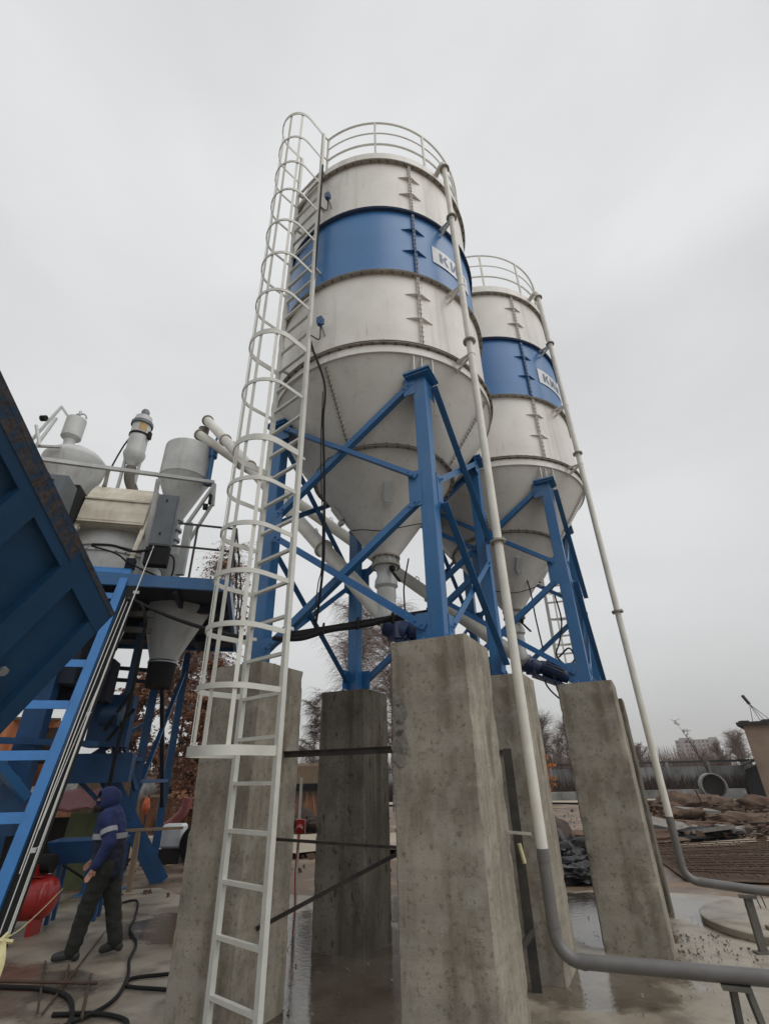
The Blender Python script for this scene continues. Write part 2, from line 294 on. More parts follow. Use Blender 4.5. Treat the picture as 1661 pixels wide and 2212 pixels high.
def wet(m, blobs):
    # standing water and damp: round patches with ragged soft edges in the slab's own roughness and tone
    t = m.node_tree; ns = t.nodes; l = t.links.new; p = ns['Principled BSDF']; tcn = ns.new('ShaderNodeTexCoord')
    nz_ = ns.new('ShaderNodeTexNoise'); nz_.inputs['Scale'].default_value = 2.1; nz_.inputs['Detail'].default_value = 7; l(tcn.outputs['Object'], nz_.inputs['Vector'])
    acc = None
    for (cx, cy, rx, ry, amt) in blobs:
        mp_ = ns.new('ShaderNodeMapping'); mp_.vector_type = 'POINT'; mp_.inputs['Location'].default_value = (-cx / rx, -cy / ry, 0); mp_.inputs['Scale'].default_value = (1 / rx, 1 / ry, 0)
        ln = ns.new('ShaderNodeVectorMath'); ln.operation = 'LENGTH'; l(tcn.outputs['Object'], mp_.inputs[0]); l(mp_.outputs[0], ln.inputs[0])
        ad_ = ns.new('ShaderNodeMath'); ad_.operation = 'MULTIPLY_ADD'; ad_.inputs[1].default_value = 1.7; l(nz_.outputs['Fac'], ad_.inputs[0]); l(ln.outputs['Value'], ad_.inputs[2])
        mr_ = ns.new('ShaderNodeMapRange'); mr_.inputs['From Min'].default_value = 1.95; mr_.inputs['From Max'].default_value = 1.72; mr_.inputs['To Max'].default_value = amt; l(ad_.outputs[0], mr_.inputs['Value'])
        if acc is None: acc = mr_.outputs[0]
        else:
            mx_ = ns.new('ShaderNodeMath'); mx_.operation = 'MAXIMUM'; l(acc, mx_.inputs[0]); l(mr_.outputs[0], mx_.inputs[1]); acc = mx_.outputs[0]
    col = p.inputs['Base Color'].links[0].from_socket; mc_ = ns.new('ShaderNodeMixRGB'); mc_.inputs['Color2'].default_value = (0.042, 0.03, 0.021, 1); l(acc, mc_.inputs['Fac']); l(col, mc_.inputs['Color1']); l(mc_.outputs[0], p.inputs['Base Color'])
    rs = p.inputs['Roughness'].links[0].from_socket; mr2 = ns.new('ShaderNodeMath'); mr2.operation = 'SUBTRACT'; mr2.use_clamp = True; l(rs, mr2.inputs[0])
    k_ = ns.new('ShaderNodeMath'); k_.operation = 'MULTIPLY'; k_.inputs[1].default_value = .62; l(acc, k_.inputs[0]); l(k_.outputs[0], mr2.inputs[1])
    m3 = ns.new('ShaderNodeMath'); m3.operation = 'MAXIMUM'; m3.inputs[1].default_value = .10; l(mr2.outputs[0], m3.inputs[0]); l(m3.outputs[0], p.inputs['Roughness'])
    bm = p.inputs['Normal'].links[0].from_node; st_ = ns.new('ShaderNodeMath'); st_.operation = 'MULTIPLY_ADD'; st_.inputs[1].default_value = -.15; st_.inputs[2].default_value = .25; l(acc, st_.inputs[0]); l(st_.outputs[0], bm.inputs['Strength'])
wet(SLAB, [(-0.1, 5.7, 1.25, 2.6, .74), (2.6, 8.5, .95, 1.5, .85), (1.7, 6.1, 1.0, .55, .7), (-1.25, 6.8, .6, 2.2, .9), (0.35, 9.2, 1.2, .9, .9), (3.7, 9.0, .9, .9, .7), (-2.6, 8.6, 1.1, .9, .6), (-4.3, 6.2, 1.6, .9, .5)])
# ================================================================== SETTING: ground
def sheet(name, pts, z, m, kind='structure', sub=None):
    b = MB(); b.add([(x, y, z) for x, y in pts], [tuple(range(len(pts)))]); o = b.build(name, m); o['kind'] = kind; return o
def blob(cx, cy, rx, ry, n=40, rough=0.25, seed=0, rz=0.0):
    o = []
    for k in range(n):
        t = 2 * math.pi * k / n
        q = 1 + rough * mnoise.noise(Vector((math.cos(t) * 1.3 + seed * 7.1, math.sin(t) * 1.3, seed * 3.3))) + rough * 0.5 * mnoise.noise(Vector((math.cos(t) * 4, math.sin(t) * 4 + seed, 2.2)))
        x, y = rx * q * math.cos(t), ry * q * math.sin(t)
        o.append((cx + x * math.cos(rz) - y * math.sin(rz), cy + x * math.sin(rz) + y * math.cos(rz)))
    return o
# ground: one gridded sheet out to the horizon, with low relief beyond the slab
b = MB(); xs = [-1500, -600, -250, -120, -60] + [i * 1.0 for i in range(-34, 47)] + [60, 120, 250, 600, 1500]
ys = [-600, -100, -30] + [i * 1.0 for i in range(-6, 50)] + [60, 90, 140, 250, 600, 1500]
vs = []
for y in ys:
    for x in xs:
        h = 0.0
        if 9.6 < y < 34 and -32 < x < 45:
            e_ = min(1, (y - 9.6) / 4) * min(1, (34 - y) / 4)
            h = e_ * (0.16 * mnoise.noise(Vector((x * 0.28, y * 0.28, 1))) + 0.09 * mnoise.noise(Vector((x * 0.9, y * 0.9, 5)))) - 0.02 * e_
            if x < 5.0 and y < 15: h *= 0.4
            if x > 4.5 and x < 11 and y < 15.5: h = min(h, 0.0) * 0.3
        vs.append((x, y, h))
nx = len(xs); fs = [(j * nx + i, j * nx + i + 1, (j + 1) * nx + i + 1, (j + 1) * nx + i) for j in range(len(ys) - 1) for i in range(nx - 1)]
b.add(vs, fs); structure(b.build('ground', MUD, smooth=60))
sheet('concrete_slab', [(-9, -5), (9, -5), (9, 6.0), (6.4, 8.6), (4.9, 9.6), (3.4, 10.2), (2.2, 9.7), (0.9, 10.3), (-0.6, 9.9), (-1.9, 10.4), (-3.2, 10.0), (-4.3, 11.2), (-6.1, 10.8), (-9, 11.4)], 0.012, SLAB)
sheet('road', [(-60, 47.5), (-9, 41.2), (9.5, 38.6), (17, 36.4), (22, 31.4), (30, 24), (42, 17), (40, 12), (25, 19), (15.4, 23.6), (14.2, 31.4), (10, 34.8), (-9, 38), (-60, 44)], 0.10, SAND)
sheet('sand_strip', [(5.6, 14.2), (6.66, 14.35), (9.9, 15.3), (13, 16.1), (13, 16.7), (9.6, 15.9), (6.4, 14.95), (5.4, 14.8)], 0.05, SAND)
sheet('puddle', blob(10.2, 16.9, 1.5, .22, seed=11, rough=.3, rz=.1), 0.12, PUDDLE)
b = MB(); b.add([(x, y, .13) for x, y in blob(-1.5, 17, 5, 2.4, seed=21, rough=.5)], [tuple(range(40))]); structure(b.build('sand_patch', SAND))
# broken clods and grit on the mud
b = MB()
for i in range(900):
    x = random.uniform(-8, 16); y = random.uniform(10.3, 27); s_ = random.uniform(.015, .07) * (1 + (random.random() < .06) * 1.6); z = 0.04
    ps = [(x + random.uniform(-1, 1) * s_, y + random.uniform(-1, 1) * s_, z + s_ * q) for q in (-.8, -.8, -.8, .6, .6, .6)]
    if 5.0 < x < 10.5 and y < 14.8: continue
    b.add(ps, [(0, 1, 2), (3, 4, 5), (0, 1, 4, 3), (1, 2, 5, 4), (2, 0, 3, 5)])
tag(b.build('clods', DIRT), 'scattered brown clods of mud and grit on the churned ground', 'clods', kind='stuff')
b = MB()
for i in range(420):
    x = random.gauss(3.25, .5) if i % 2 else random.uniform(-1.9, 4); y = random.gauss(6.9, .55) if i % 2 else random.uniform(4.5, 9.8); s_ = random.uniform(.006, .02)
    ps = [(x + random.uniform(-1, 1) * s_, y + random.uniform(-1, 1) * s_, .026 + s_ * q) for q in (-.5, -.5, -.5, .7, .7, .7)]
    b.add(ps, [(0, 1, 2), (3, 4, 5), (0, 1, 4, 3), (1, 2, 5, 4), (2, 0, 3, 5)])
tag(b.build('gravel', MORTAR), 'loose crumbs of mortar and gravel round the pillar feet', 'gravel', kind='stuff')

# ================================================================== SILOS
TH = -0.4526
U = Vector((math.cos(TH), math.sin(TH), 0)); V = Vector((-math.sin(TH), math.cos(TH), 0))
S1 = Vector((0, 5.97, 0)); S2 = Vector((2.25, 8.54, 0)); HS = 2.106 / 2; PT = 2.788; RS = 1.60
def loc2w(c, p): p = Vector(p); return c + U * p.x + V * p.y + Vector((0, 0, p.z))

def pillar(c, q, label, m=CONC, seed=0):
    o = c + U * q[0] * HS + V * q[1] * HS; a = 0.694 / 2; b = MB(); n = 13; nzr = 70; ch = 0.016
    ring = []
    for sx_, sy_, dx, dy in ((-1, -1, 1, 0), (1, -1, 0, 1), (1, 1, -1, 0), (-1, 1, 0, -1)):
        for k in range(n):
            t = (k + .5) / n if 0 < k < n - 1 else (ch / (2 * a) if k == 0 else 1 - ch / (2 * a))
            ring.append((sx_ * a + dx * 2 * a * t, sy_ * a + dy * 2 * a * t, k in (0, n - 1)))
    m_ = len(ring); vs = []
    for j in range(nzr + 1):
        z = PT * j / nzr
        for (x, y, ed) in ring:
            nn = mnoise.noise(Vector((x * 3 + seed * 9, y * 3, z * 1.6))) * 0.003 + mnoise.noise(Vector((x * 14 + seed, y * 14, z * 12))) * (0.004 if ed else 0.0012)
            if ed and mnoise.noise(Vector((x + seed * 5, y, z * 7))) > 0.36: nn -= 0.007
            k = 1 + nn / a; vs.append((x * k, y * k, z))
    fs = [(j * m_ + i, j * m_ + (i + 1) % m_, (j + 1) * m_ + (i + 1) % m_, (j + 1) * m_ + i) for j in range(nzr) for i in range(m_)]
    fs.append(tuple(nzr * m_ + i for i in range(m_))); b.add(vs, fs)
    if seed == 1:    # the mortar run-out down the left edge of the front pillar
        b.cur = 1
        for k in range(5):
            zz = 2.30 - .105 * k; rr = (.035, .055, .045, .065, .05)[k]; cx = -a + .045 + .012 * (k % 2)
            pts = [(cx + rr * 1.0 * math.cos(t) * (1 + .25 * math.sin(3 * t + k)), zz + rr * 1.5 * math.sin(t)) for t in [2 * math.pi * i / 14 for i in range(14)]]
            b.add([(x, -a - .001, z) for x, z in pts] + [(x * .94 - .006 * 0, -a - .010, z * 1.0) for x, z in pts], [tuple(13 - i for i in range(14, 14))] if False else [tuple(14 + i for i in range(14))] + [(i, (i + 1) % 14, 14 + (i + 1) % 14, 14 + i) for i in range(14)])
    r_ = b.build('concrete_pillar', [m, MORTAR] if seed == 1 else m, smooth=40)
    r_.location = o; r_.rotation_euler = (0, 0, TH)
    tag(r_, label, 'pillar', 'concrete pillars carrying the silos'); return r_
pillar(S1, (1, -1), 'nearest and widest grey concrete pillar in the centre, mortar run-out down its left edge', CONC, 1)
pillar(S1, (-1, -1), 'streaky concrete pillar standing behind the white caged ladder', CONC, 2)
pillar(S1, (-1, 1), 'dark concrete pillar in the gap between the ladder pillar and the nearest one', CONCD, 3)
pillar(S1, (1, 1), 'concrete pillar passed by the nearer white pipe, right of the nearest pillar', CONC, 4)
pillar(S2, (1, -1), 'broad free-standing concrete pillar under the rear silo, left of the farther pipe', CONC, 5)
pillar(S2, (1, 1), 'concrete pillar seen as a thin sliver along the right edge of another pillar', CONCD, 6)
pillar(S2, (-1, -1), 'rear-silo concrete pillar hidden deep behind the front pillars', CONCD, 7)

def ringpart(name, z, parent, m, r0=1.59, r1=1.665, nb=72, gap=0.022, bolts=True):
    b = MB(); b.lathe([(r0, z - gap - .008), (r1, z - gap - .008), (r1, z - gap), (r0, z - gap)], n=96)
    b.lathe([(r0, z), (r1 - .004, z), (r1 - .004, z + .008), (r0, z + .008)], n=96)
    b.lathe([(r0 + .02, z - gap), (r0 + .02, z)], n=96)
    if bolts:
        b.cur = 1
        for k in range(nb):
            t = 2 * math.pi * (k + .5) / nb; rm = (r0 + r1) / 2 + .012
            b.box((rm * math.cos(t), rm * math.sin(t), z - gap - .016), (.02, .02, .018), t); b.box((rm * math.cos(t), rm * math.sin(t), z + .014), (.022, .022, .014), t)
            if k % 3 == 0: b.box((rm * math.cos(t), rm * math.sin(t), z - gap / 2), (.05, .012, gap), t)
    return b.build(name, [m, BOLTD] if bolts else m, parent)

def silo(c, label, signlbl):
    t = thing('cement_silo', label, 'silo', c, TH, 'blue and white cement silos')
    Z0, Z1, Z2, Z3, Z4 = 6.331, 6.49, 7.856, 9.323, 10.672
    def shell(name, za, zb, m):
        b = MB(); n = 96; rows = 7; vs = []
        for j in range(rows):
            z = za + (zb - za) * j / (rows - 1)
            for k in range(n):
                a_ = 2 * math.pi * k / n; d_ = .004 * mnoise.noise(Vector((math.cos(a_) * 2, math.sin(a_) * 2, z * 1.1)))
                if 0 < j < rows - 1: d_ += .003 * mnoise.noise(Vector((math.cos(a_) * 6, math.sin(a_) * 6, z * 2)))
                vs.append(((RS + d_) * math.cos(a_), (RS + d_) * math.sin(a_), z))
        b.add(vs, [(j * n + k, j * n + (k + 1) % n, (j + 1) * n + (k + 1) % n, (j + 1) * n + k) for j in range(rows - 1) for k in range(n)])
        return b.build(name, m, t, 50)
    shell('lower_shell', Z1, Z2, WHITE); shell('blue_band', Z2, Z3, BAND); shell('upper_shell', Z3, Z4, WHITE)
    ringpart('flange_ring', Z4, t, FLANGE); ringpart('flange_ring', Z3 + .02, t, BLUEF, r1=1.655, gap=.03, bolts=False)
    ringpart('flange_ring', Z2, t, FLANGE); ringpart('flange_ring', Z1, t, FLANGE)
    MB().lathe([(1.605, Z0), (1.625, Z0), (1.625, Z1 - .04), (1.605, Z1 - .04)], n=96).build('skirt_ring', WHITE, t, 40)
    # roof
    MB().lathe([(1.62, Z4 + .012), (1.645, Z4 + .012), (1.645, Z4 + .20), (1.61, Z4 + .215), (0.9, Z4 + .36), (.001, Z4 + .5)], n=72).build('roof', WHITE, t, 35)
    # vertical seams with gussets
    for k in range(4):
        for za, zb, m in ((Z1, Z2, WHITE), (Z2, Z3, BLUE), (Z3, Z4, WHITE)):
            b = MB(); an = -45 + 90 * k
            for s_ in (-1, 1):
                p0 = pol(RS + .021, an + s_ * .42, za + .03); p1 = pol(RS + .021, an + s_ * .42, zb - .045)
                b.cur = 1; b.bar(p0, p1, .007, .046, pol(1, an, 0))
            b.cur = 0
            nb = 15
            for i in range(nb):
                z = za + .08 + (zb - za - .17) * i / (nb - 1); p = pol(RS + .038, an, z)
                b.box(p, (.014, .045, .016), R(an)); b.box(pol(RS + .008, an, z + .03), (.014, .024, .05), R(an))
            b.cur = 1
            for i in (1, 2):
                z = za + (zb - za) * (.36 if i == 1 else .70)
                for s_ in (-1, 1):
                    o0 = pol(RS - .004, an + s_ * .7, z); o1 = pol(RS + .066, an + s_ * .5, z); o2 = pol(RS - .002, an + s_ * 6.6, z); o3 = pol(RS + .006, an + s_ * 6.7, z)
                    q = [o0, o1, o3, o2] if s_ > 0 else [o0, o2, o3, o1]
                    b.hexa([v - Vector((0, 0, .004)) for v in q] + [v + Vector((0, 0, .004)) for v in q])
            b.build('vertical_seam', [FLANGE, m], t)
    # hopper cones
    def cone(name, pr):
        return MB().lathe(pr, n=80).build(name, CONEW, t, 50)
    cone('upper_cone', [(1.605, Z0 + .1), (1.602, Z0), (0.965, 5.41)]); cone('lower_cone', [(0.945, 5.385), (0.19, 4.32), (.175, 4.27)])
    ringpart('cone_flange', 5.405, t, FLANGE, r0=.935, r1=1.0, nb=44, gap=.018)
    for k in range(4):      # bolted seams down the cones
        b = MB(); an = -90 + 90 * k
        for s_ in (-1, 1):
            b.cur = 1; b.bar(pol(1.565 + .02, an + s_ * .5, Z0 - .04), pol(.99, an + s_ * .9, 5.45), .008, .05, pol(1, an, 0))
        b.cur = 0
        for i in range(18):
            f = (i + .5) / 18; rr = 1.58 * (1 - f) + .985 * f; b.box(pol(rr + .03, an, (Z0 - .03) * (1 - f) + 5.45 * f), (.018, .05, .02), R(an))
        b.build('cone_seam', [FLANGE, CONEW], t)
    # aeration boxes and hose ring on the lower cone
    for k, an in enumerate((-150, -60, 30, 120)):
        zz = 4.92; rr = .19 + (zz - 4.32) * .709; p = pol(rr + .035, an, zz); dn = pol(.709, an, 1.0).normalized()
        b = MB(); b.bar(p - dn * .12, p + dn * .12, .10, .05, pol(1, an, -.7)); b.bar(p - dn * .12 + pol(.03, an, -.02), p - dn * .17 + pol(.03, an, -.02), .07, .07, pol(1, an, -.7)); b.build('vibrator_box', GREYW, t)
    hr = [pol(.19 + (z_ - 4.32) * .709 + .05, a_, z_) for a_, z_ in [(-190, 4.78), (-150, 4.66), (-110, 4.56), (-70, 4.50), (-30, 4.56), (10, 4.70), (50, 4.8)]]
    MB().tube(spline(hr, 6), .007, 6).build('air_hose', BLACK, t, 60)
    # outlet valve
    b = MB(); b.cur = 1
    for z_ in (4.27, 4.15): b.lathe([(.15, z_ - .012), (.190, z_ - .012), (.190, z_ + .012), (.15, z_ + .012)], n=32)
    for k in range(14): a_ = 360 / 14 * k; b.box(pol(.175, a_, 4.21), (.012, .012, .15), R(a_))
    b.cur = 0; b.lathe([(.150, 4.26), (.150, 4.13), (.125, 4.09), (.115, 4.02), (.145, 3.95), (.15, 3.88), (.11, 3.84)], n=32)
    vl = b.build('outlet_valve', [GREYW, FLANGE], t, 40)
    MB().bar(pol(.15, -35, 4.05), pol(.34, -35, 3.84), .035, .02).box(pol(.17, -35, 4.07), (.06, .06, .06)).build('valve_handle', BLACK, vl)
    MB().lathe([(.09, 3.86), (.12, 3.84), (.125, 3.74), (.11, 3.64), (.10, 3.5)], n=28).build('outlet_spout', GREYW, t, 50)
    # legs
    pos = {}
    for (sx_, sy_) in ((1, -1), (-1, -1), (-1, 1), (1, 1)):
        x, y = sx_ * HS, sy_ * HS; pos[(sx_, sy_)] = (x, y)
        b = MB()
        for s_ in (-1, 1):
            b.box((x, y + s_ * .070, (PT + 6.05) / 2 + .01), (.158, .018, 6.05 - PT - .02)) if False else None
        b.box((x, y, (PT + 6.05) / 2), (.158, .158, 6.05 - PT)); lg = b.build('leg', BLUE, t)
        bv = lg.modifiers.new('bevel', 'BEVEL'); bv.width = .008; bv.segments = 2
        an = math.degrees(math.atan2(y, x))
        b = MB(); b.box((x, y, 6.075), (.34, .34, .025)); b.box((x, y, 6.045), (.30, .30, .02)); b.build('head_plate', BLUE, lg)
        b = MB(); b.box((x, y, PT + .012), (.32, .32, .024))
        for px_ in (-.12, .12):
            for py_ in (-.12, .12): b.tube([(x + px_, y + py_, PT + .01), (x + px_, y + py_, PT + .075)], .012, 6); b.box((x + px_, y + py_, PT + .04), (.034, .034, .022))
        b.build('base_plate', BLUE, lg)
        rad = pol(1, an, 0); tg = pol(1, an + 90, 0)
        for q in (-.125, -.02, .125):      # white gusset plates between head plate and shell
            o = Vector((x, y, 0)) + tg * q; ri = o.dot(rad)
            a_ = o + rad * (-.12); c_ = o + rad * (RS - ri + .004)
            pts = [a_ + Vector((0, 0, 6.09)), o + rad * .115 + Vector((0, 0, 6.09)), c_ + Vector((0, 0, 6.46)), c_ - rad * .13 + Vector((0, 0, 6.46))]
            b = MB(); b.hexa([p - tg * .005 for p in (pts[0], pts[1])] + [p + tg * .005 for p in (pts[1], pts[0])] + [p - tg * .005 for p in (pts[3], pts[2])] + [p + tg * .005 for p in (pts[2], pts[3])])
            b.build('gusset_plate', WHITE, t)
    cn = [(1, -1), (-1, -1), (-1, 1), (1, 1)]
    for k in range(4):      # two tiers of crossed angle braces on every side
        a_ = Vector((*[q * HS for q in cn[k]], 0)); c_ = Vector((*[q * HS for q in cn[(k + 1) % 4]], 0)); d = (c_ - a_).normalized(); n_ = Vector((d.y, -d.x, 0))
        if n_.dot(a_ + c_) < 0: n_ = -n_
        for (zt, zb) in ((5.98, 4.62), (4.34, 2.96)):
            for s_, off in ((1, .088), (-1, .104)):
                p, q = (a_, c_) if s_ > 0 else (c_, a_)
                dd = (q - p).normalized()
                P0 = p + dd * .10 + n_ * (off - (0 if s_ > 0 else .0)) + Vector((0, 0, zt)); P1 = q - dd * .10 + n_ * off + Vector((0, 0, zb))
                b = MB(); b.angle(P0, P1, .075, -n_ if s_ > 0 else n_, .009)
                for (pp, f) in ((P0, (P1 - P0).normalized()), (P1, (P0 - P1).normalized())):
                    for i in (0, 1): b.tube([pp + f * (.05 + .07 * i) - n_ * .01, pp + f * (.05 + .07 * i) + n_ * .02], .014, 6)
                b.build('brace', BLUE, t)
        for p in (a_, c_):
            dd = (c_ - a_).normalized() * (1 if p is a_ else -1)
            for z_, hgt in ((5.93, .26), (4.48, .44), (2.97, .26)):
                MB().bar(p + dd * .05 + n_ * .083 + Vector((0, 0, z_)), p + dd * .20 + n_ * .083 + Vector((0, 0, z_)), .008, hgt, (0, 0, 1)).build('gusset_plate', BLUE, t)
    # guard rail on the roof, open where the ladder arrives (local bearing about -128 deg)
    gr = MB(); a0, a1 = -96, 219
    for z_ in (11.93, 11.58, 11.22):
        gr.tube([pol(1.61, a0 + (a1 - a0) * i / 80, z_) for i in range(81)], .019 if z_ != 11.58 else .013, 6)
    grd = gr.build('guard_rail', LADW, t, 60)
    for i in range(11):
        an = a0 + (a1 - a0) * i / 10; b = MB(); b.bar(pol(1.61, an, Z4 + .05), pol(1.61, an, 11.93), .035, .03, pol(1, an, 0)); b.build('guard_post', LADW, grd)
    # name plate on the band: white board with three dark letters, bent to the shell
    def onshell(s_, z_, off): return pol(RS + off, math.degrees(s_ / RS), z_)
    s0 = R(-34.4) * RS; s1 = R(-3.5) * RS; zb_, zt_ = 8.36, 8.73; b = MB(); n = 24
    vs = []
    for j, (z_, off) in enumerate(((zb_, .004), (zb_, .012), (zt_, .012), (zt_, .004))):
        for k in range(n + 1): vs.append(onshell(s0 + (s1 - s0) * k / n, z_, off))
    b.add(vs, [(j * (n + 1) + k, j * (n + 1) + k + 1, (j + 1) * (n + 1) + k + 1, (j + 1) * (n + 1) + k) for j in range(3) for k in range(n)])
    sg = b.build('name_plate', SIGNW, t, 60); sg['label'] = signlbl
    b = MB(); LH = .21; zb2 = 8.44
    def stroke(x0, y0, x1, y1, w_):
        # parallelogram stroke with horizontal ends, bent to the shell
        P = [(x0, y0), (x0 + w_, y0), (x1 + w_, y1), (x1, y1)]; m_ = 3; vs = []
        for i in range(m_ + 1):
            f = i / m_
            for (pa, pb) in ((P[0], P[3]), (P[1], P[2])): vs.append(onshell(s0 + pa[0] * (1 - f) + pb[0] * f, zb2 + (pa[1] * (1 - f) + pb[1] * f), .016))
        b.add(vs, [(2 * i, 2 * i + 1, 2 * i + 3, 2 * i + 2) for i in range(m_)])
    x = .13; stroke(x, 0, x, LH, .055); stroke(x + .055, LH * .42, x + .12, LH, .05); stroke(x + .055, LH * .60, x + .13, 0, .05)      # K
    for x in (.36, .58): stroke(x, 0, x, LH, .042); stroke(x + .12, 0, x + .12, LH, .042); stroke(x + .03, 0, x + .105, LH, .035)     # I
    b.build('letters', SIGNT, sg)
    # level sensors
    for z_ in (9.83, 6.98):
        b = MB(); p = pol(RS + .06, -91, z_ - .08); b.tube([pol(RS - .02, -91, z_ - .14), pol(RS + .10, -91, z_ - .02)], .022, 8); b.build('sensor_stub', GREYW, t)
        b = MB(); b.box(pol(RS + .12, -91, z_ + .02), (.075, .075, .10), R(-91)); b.tube([pol(RS + .13, -91, z_ - .06), pol(RS + .13, -91, z_ - .03)], .035, 8)
        b.build('level_sensor', TOWB, t)
    return t
s1o = silo(S1, 'nearer cement silo with blue band, taller in view, white ladder cage on its left', 'white name board with dark letters on the blue band')
s2o = silo(S2, 'farther cement silo with blue band standing behind and right of the nearer one', 'white name board with dark letters on the blue band')

# ------------------------------------------------------------------ fill pipes
def catr(c, lp): return [loc2w(c, p) for p in lp]
def fillpipe(c, label, zh, run, slope, sup, supkind):
    lx, ly = 1.668, -.834; base = loc2w(c, (lx, ly, 0)); t = thing('fill_pipe', label, 'pipe', base, 0, 'fill pipes running down beside the silos')
    top = 10.82; zt = 1.18
    b = MB(); b.tube([base + Vector((0, 0, zt)), base + Vector((0, 0, top - .08))], .043, 20)
    dirn = (loc2w(c, (1.2, -.5, 0)) - base).normalized()
    el = [base + Vector((0, 0, top - .09)), base + Vector((0, 0, top - .03)) + dirn * .01, base + dirn * .05 + Vector((0, 0, top + .05)), base + dirn * .15 + Vector((0, 0, top + .06)), base + dirn * .33 + Vector((0, 0, top - .02))]
    b.tube(spline(el, 5), .043, 20); b.build('riser', PIPEW, t, 50, world=True)
    for z_ in (10.66, 9.28, 6.62, 3.80):
        b = MB(); n_ = 6 if z_ != 10.66 else 24
        b.lathe([(.042, -.010), (.080, -.010), (.080, .010), (.042, .010)], base + Vector((0, 0, z_)), 28)
        for k in range(4):
            a_ = R(45 + 90 * k); b.tube([base + Vector((.064 * math.cos(a_), .064 * math.sin(a_), z_ - .03)), base + Vector((.064 * math.cos(a_), .064 * math.sin(a_), z_ + .03))], .009, 6)
        b.build('pipe_flange', FLANGE, t, 40, world=True)
    for z_ in (9.34, 7.80, 6.50):
        b = MB(); q = loc2w(c, pol(RS + .01, -26.6, z_ - .05)); b.bar(base + Vector((0, 0, z_ - .1)), q + Vector((0, 0, 0)), .06, .012); b.bar(base + Vector((0, 0, z_ - .1)), q + Vector((0, 0, -.14)), .03, .03)
        b.lathe([(.043, -.02), (.049, -.02), (.049, .02), (.043, .02)], base + Vector((0, 0, z_ - .1)), 24); b.build('wall_bracket', WHITE, t, world=True)
    d = (U * run[0] + V * run[1]).normalized(); e = Vector((0, 0, 1)); r_ = .044
    path = [base + e * (zt + .06), base + e * (zt - .02), base + e * (zh + .30)]
    rb = .15
    for k in range(0, 9):
        f = R(90 * k / 8); path.append(base + d * (rb - rb * math.cos(f)) + e * (zh + rb - rb * math.sin(f)))
    path.append(base + d * 4.5 + e * (zh + slope * 4.2))
    MB().tube(path, [.0445, .044] + [r_] * (len(path) - 2), 22).build('lower_pipe', GREYP, t, 50, world=True)
    MB().lathe([(.043, -.02), (.0475, -.02), (.0475, .02), (.043, .02)], base + e * zt, 24).build('coupling', GREYP, t, 40, world=True)
    MB().lathe([(r_, -.015), (.0475, -.015), (.0475, .015), (r_, .015)], base + d * (rb + .02) + e * zh, 24, axis=d).build('coupling', GREYP, t, 40, world=True)
    MB().lathe([(r_, -.015), (.0475, -.015), (.0475, .015), (r_, .015)], base + e * (zh + rb + .04), 24).build('coupling', GREYP, t, 40, world=True)
    s_ = base + d * sup; zz = zh + slope * sup; b = MB(); sd = Vector((-d.y, d.x, 0))
    b.box(s_ + e * (zz - r_ - .012), (.16, .12, .02), math.atan2(d.y, d.x))
    if supkind:
        for k in (-1, 1): b.bar(s_ + d * (.04 * k + .02) + e * (zz - r_ - .02), s_ + d * (.10 * k + .04) - sd * .06 * k + e * .0, .035, .035)
    else:
        b.bar(s_ + e * (zz - r_ - .02), s_ + e * .0, .08, .04); b.box(s_ + e * .02, (.18, .10, .02))
    b.build('trestle', PIPED, t, world=True)
    return base
pb = fillpipe(S1, 'nearer white fill pipe dropping past the nearest pillars into a bend at bottom right', .60, (1, .05), .012, 1.05, True)
fillpipe(S2, 'farther white fill pipe down the right of the rear silo, bending above the round slab', .60, (1, 0), -.09, .57, False)
b = MB(); b.bar(pb + Vector((0, 0, 1.33)) - U * .07, pb + Vector((-.24, .24, 1.33)), .012, .02); b.bar(pb + Vector((0, 0, 1.37)) - U * .02, pb + Vector((0, 0, 1.42)), .03, .02)
o = b.build('pipe_clip', PIPEW); tag(o, 'small white steel bracket clamping the nearer fill pipe at waist height', 'bracket')

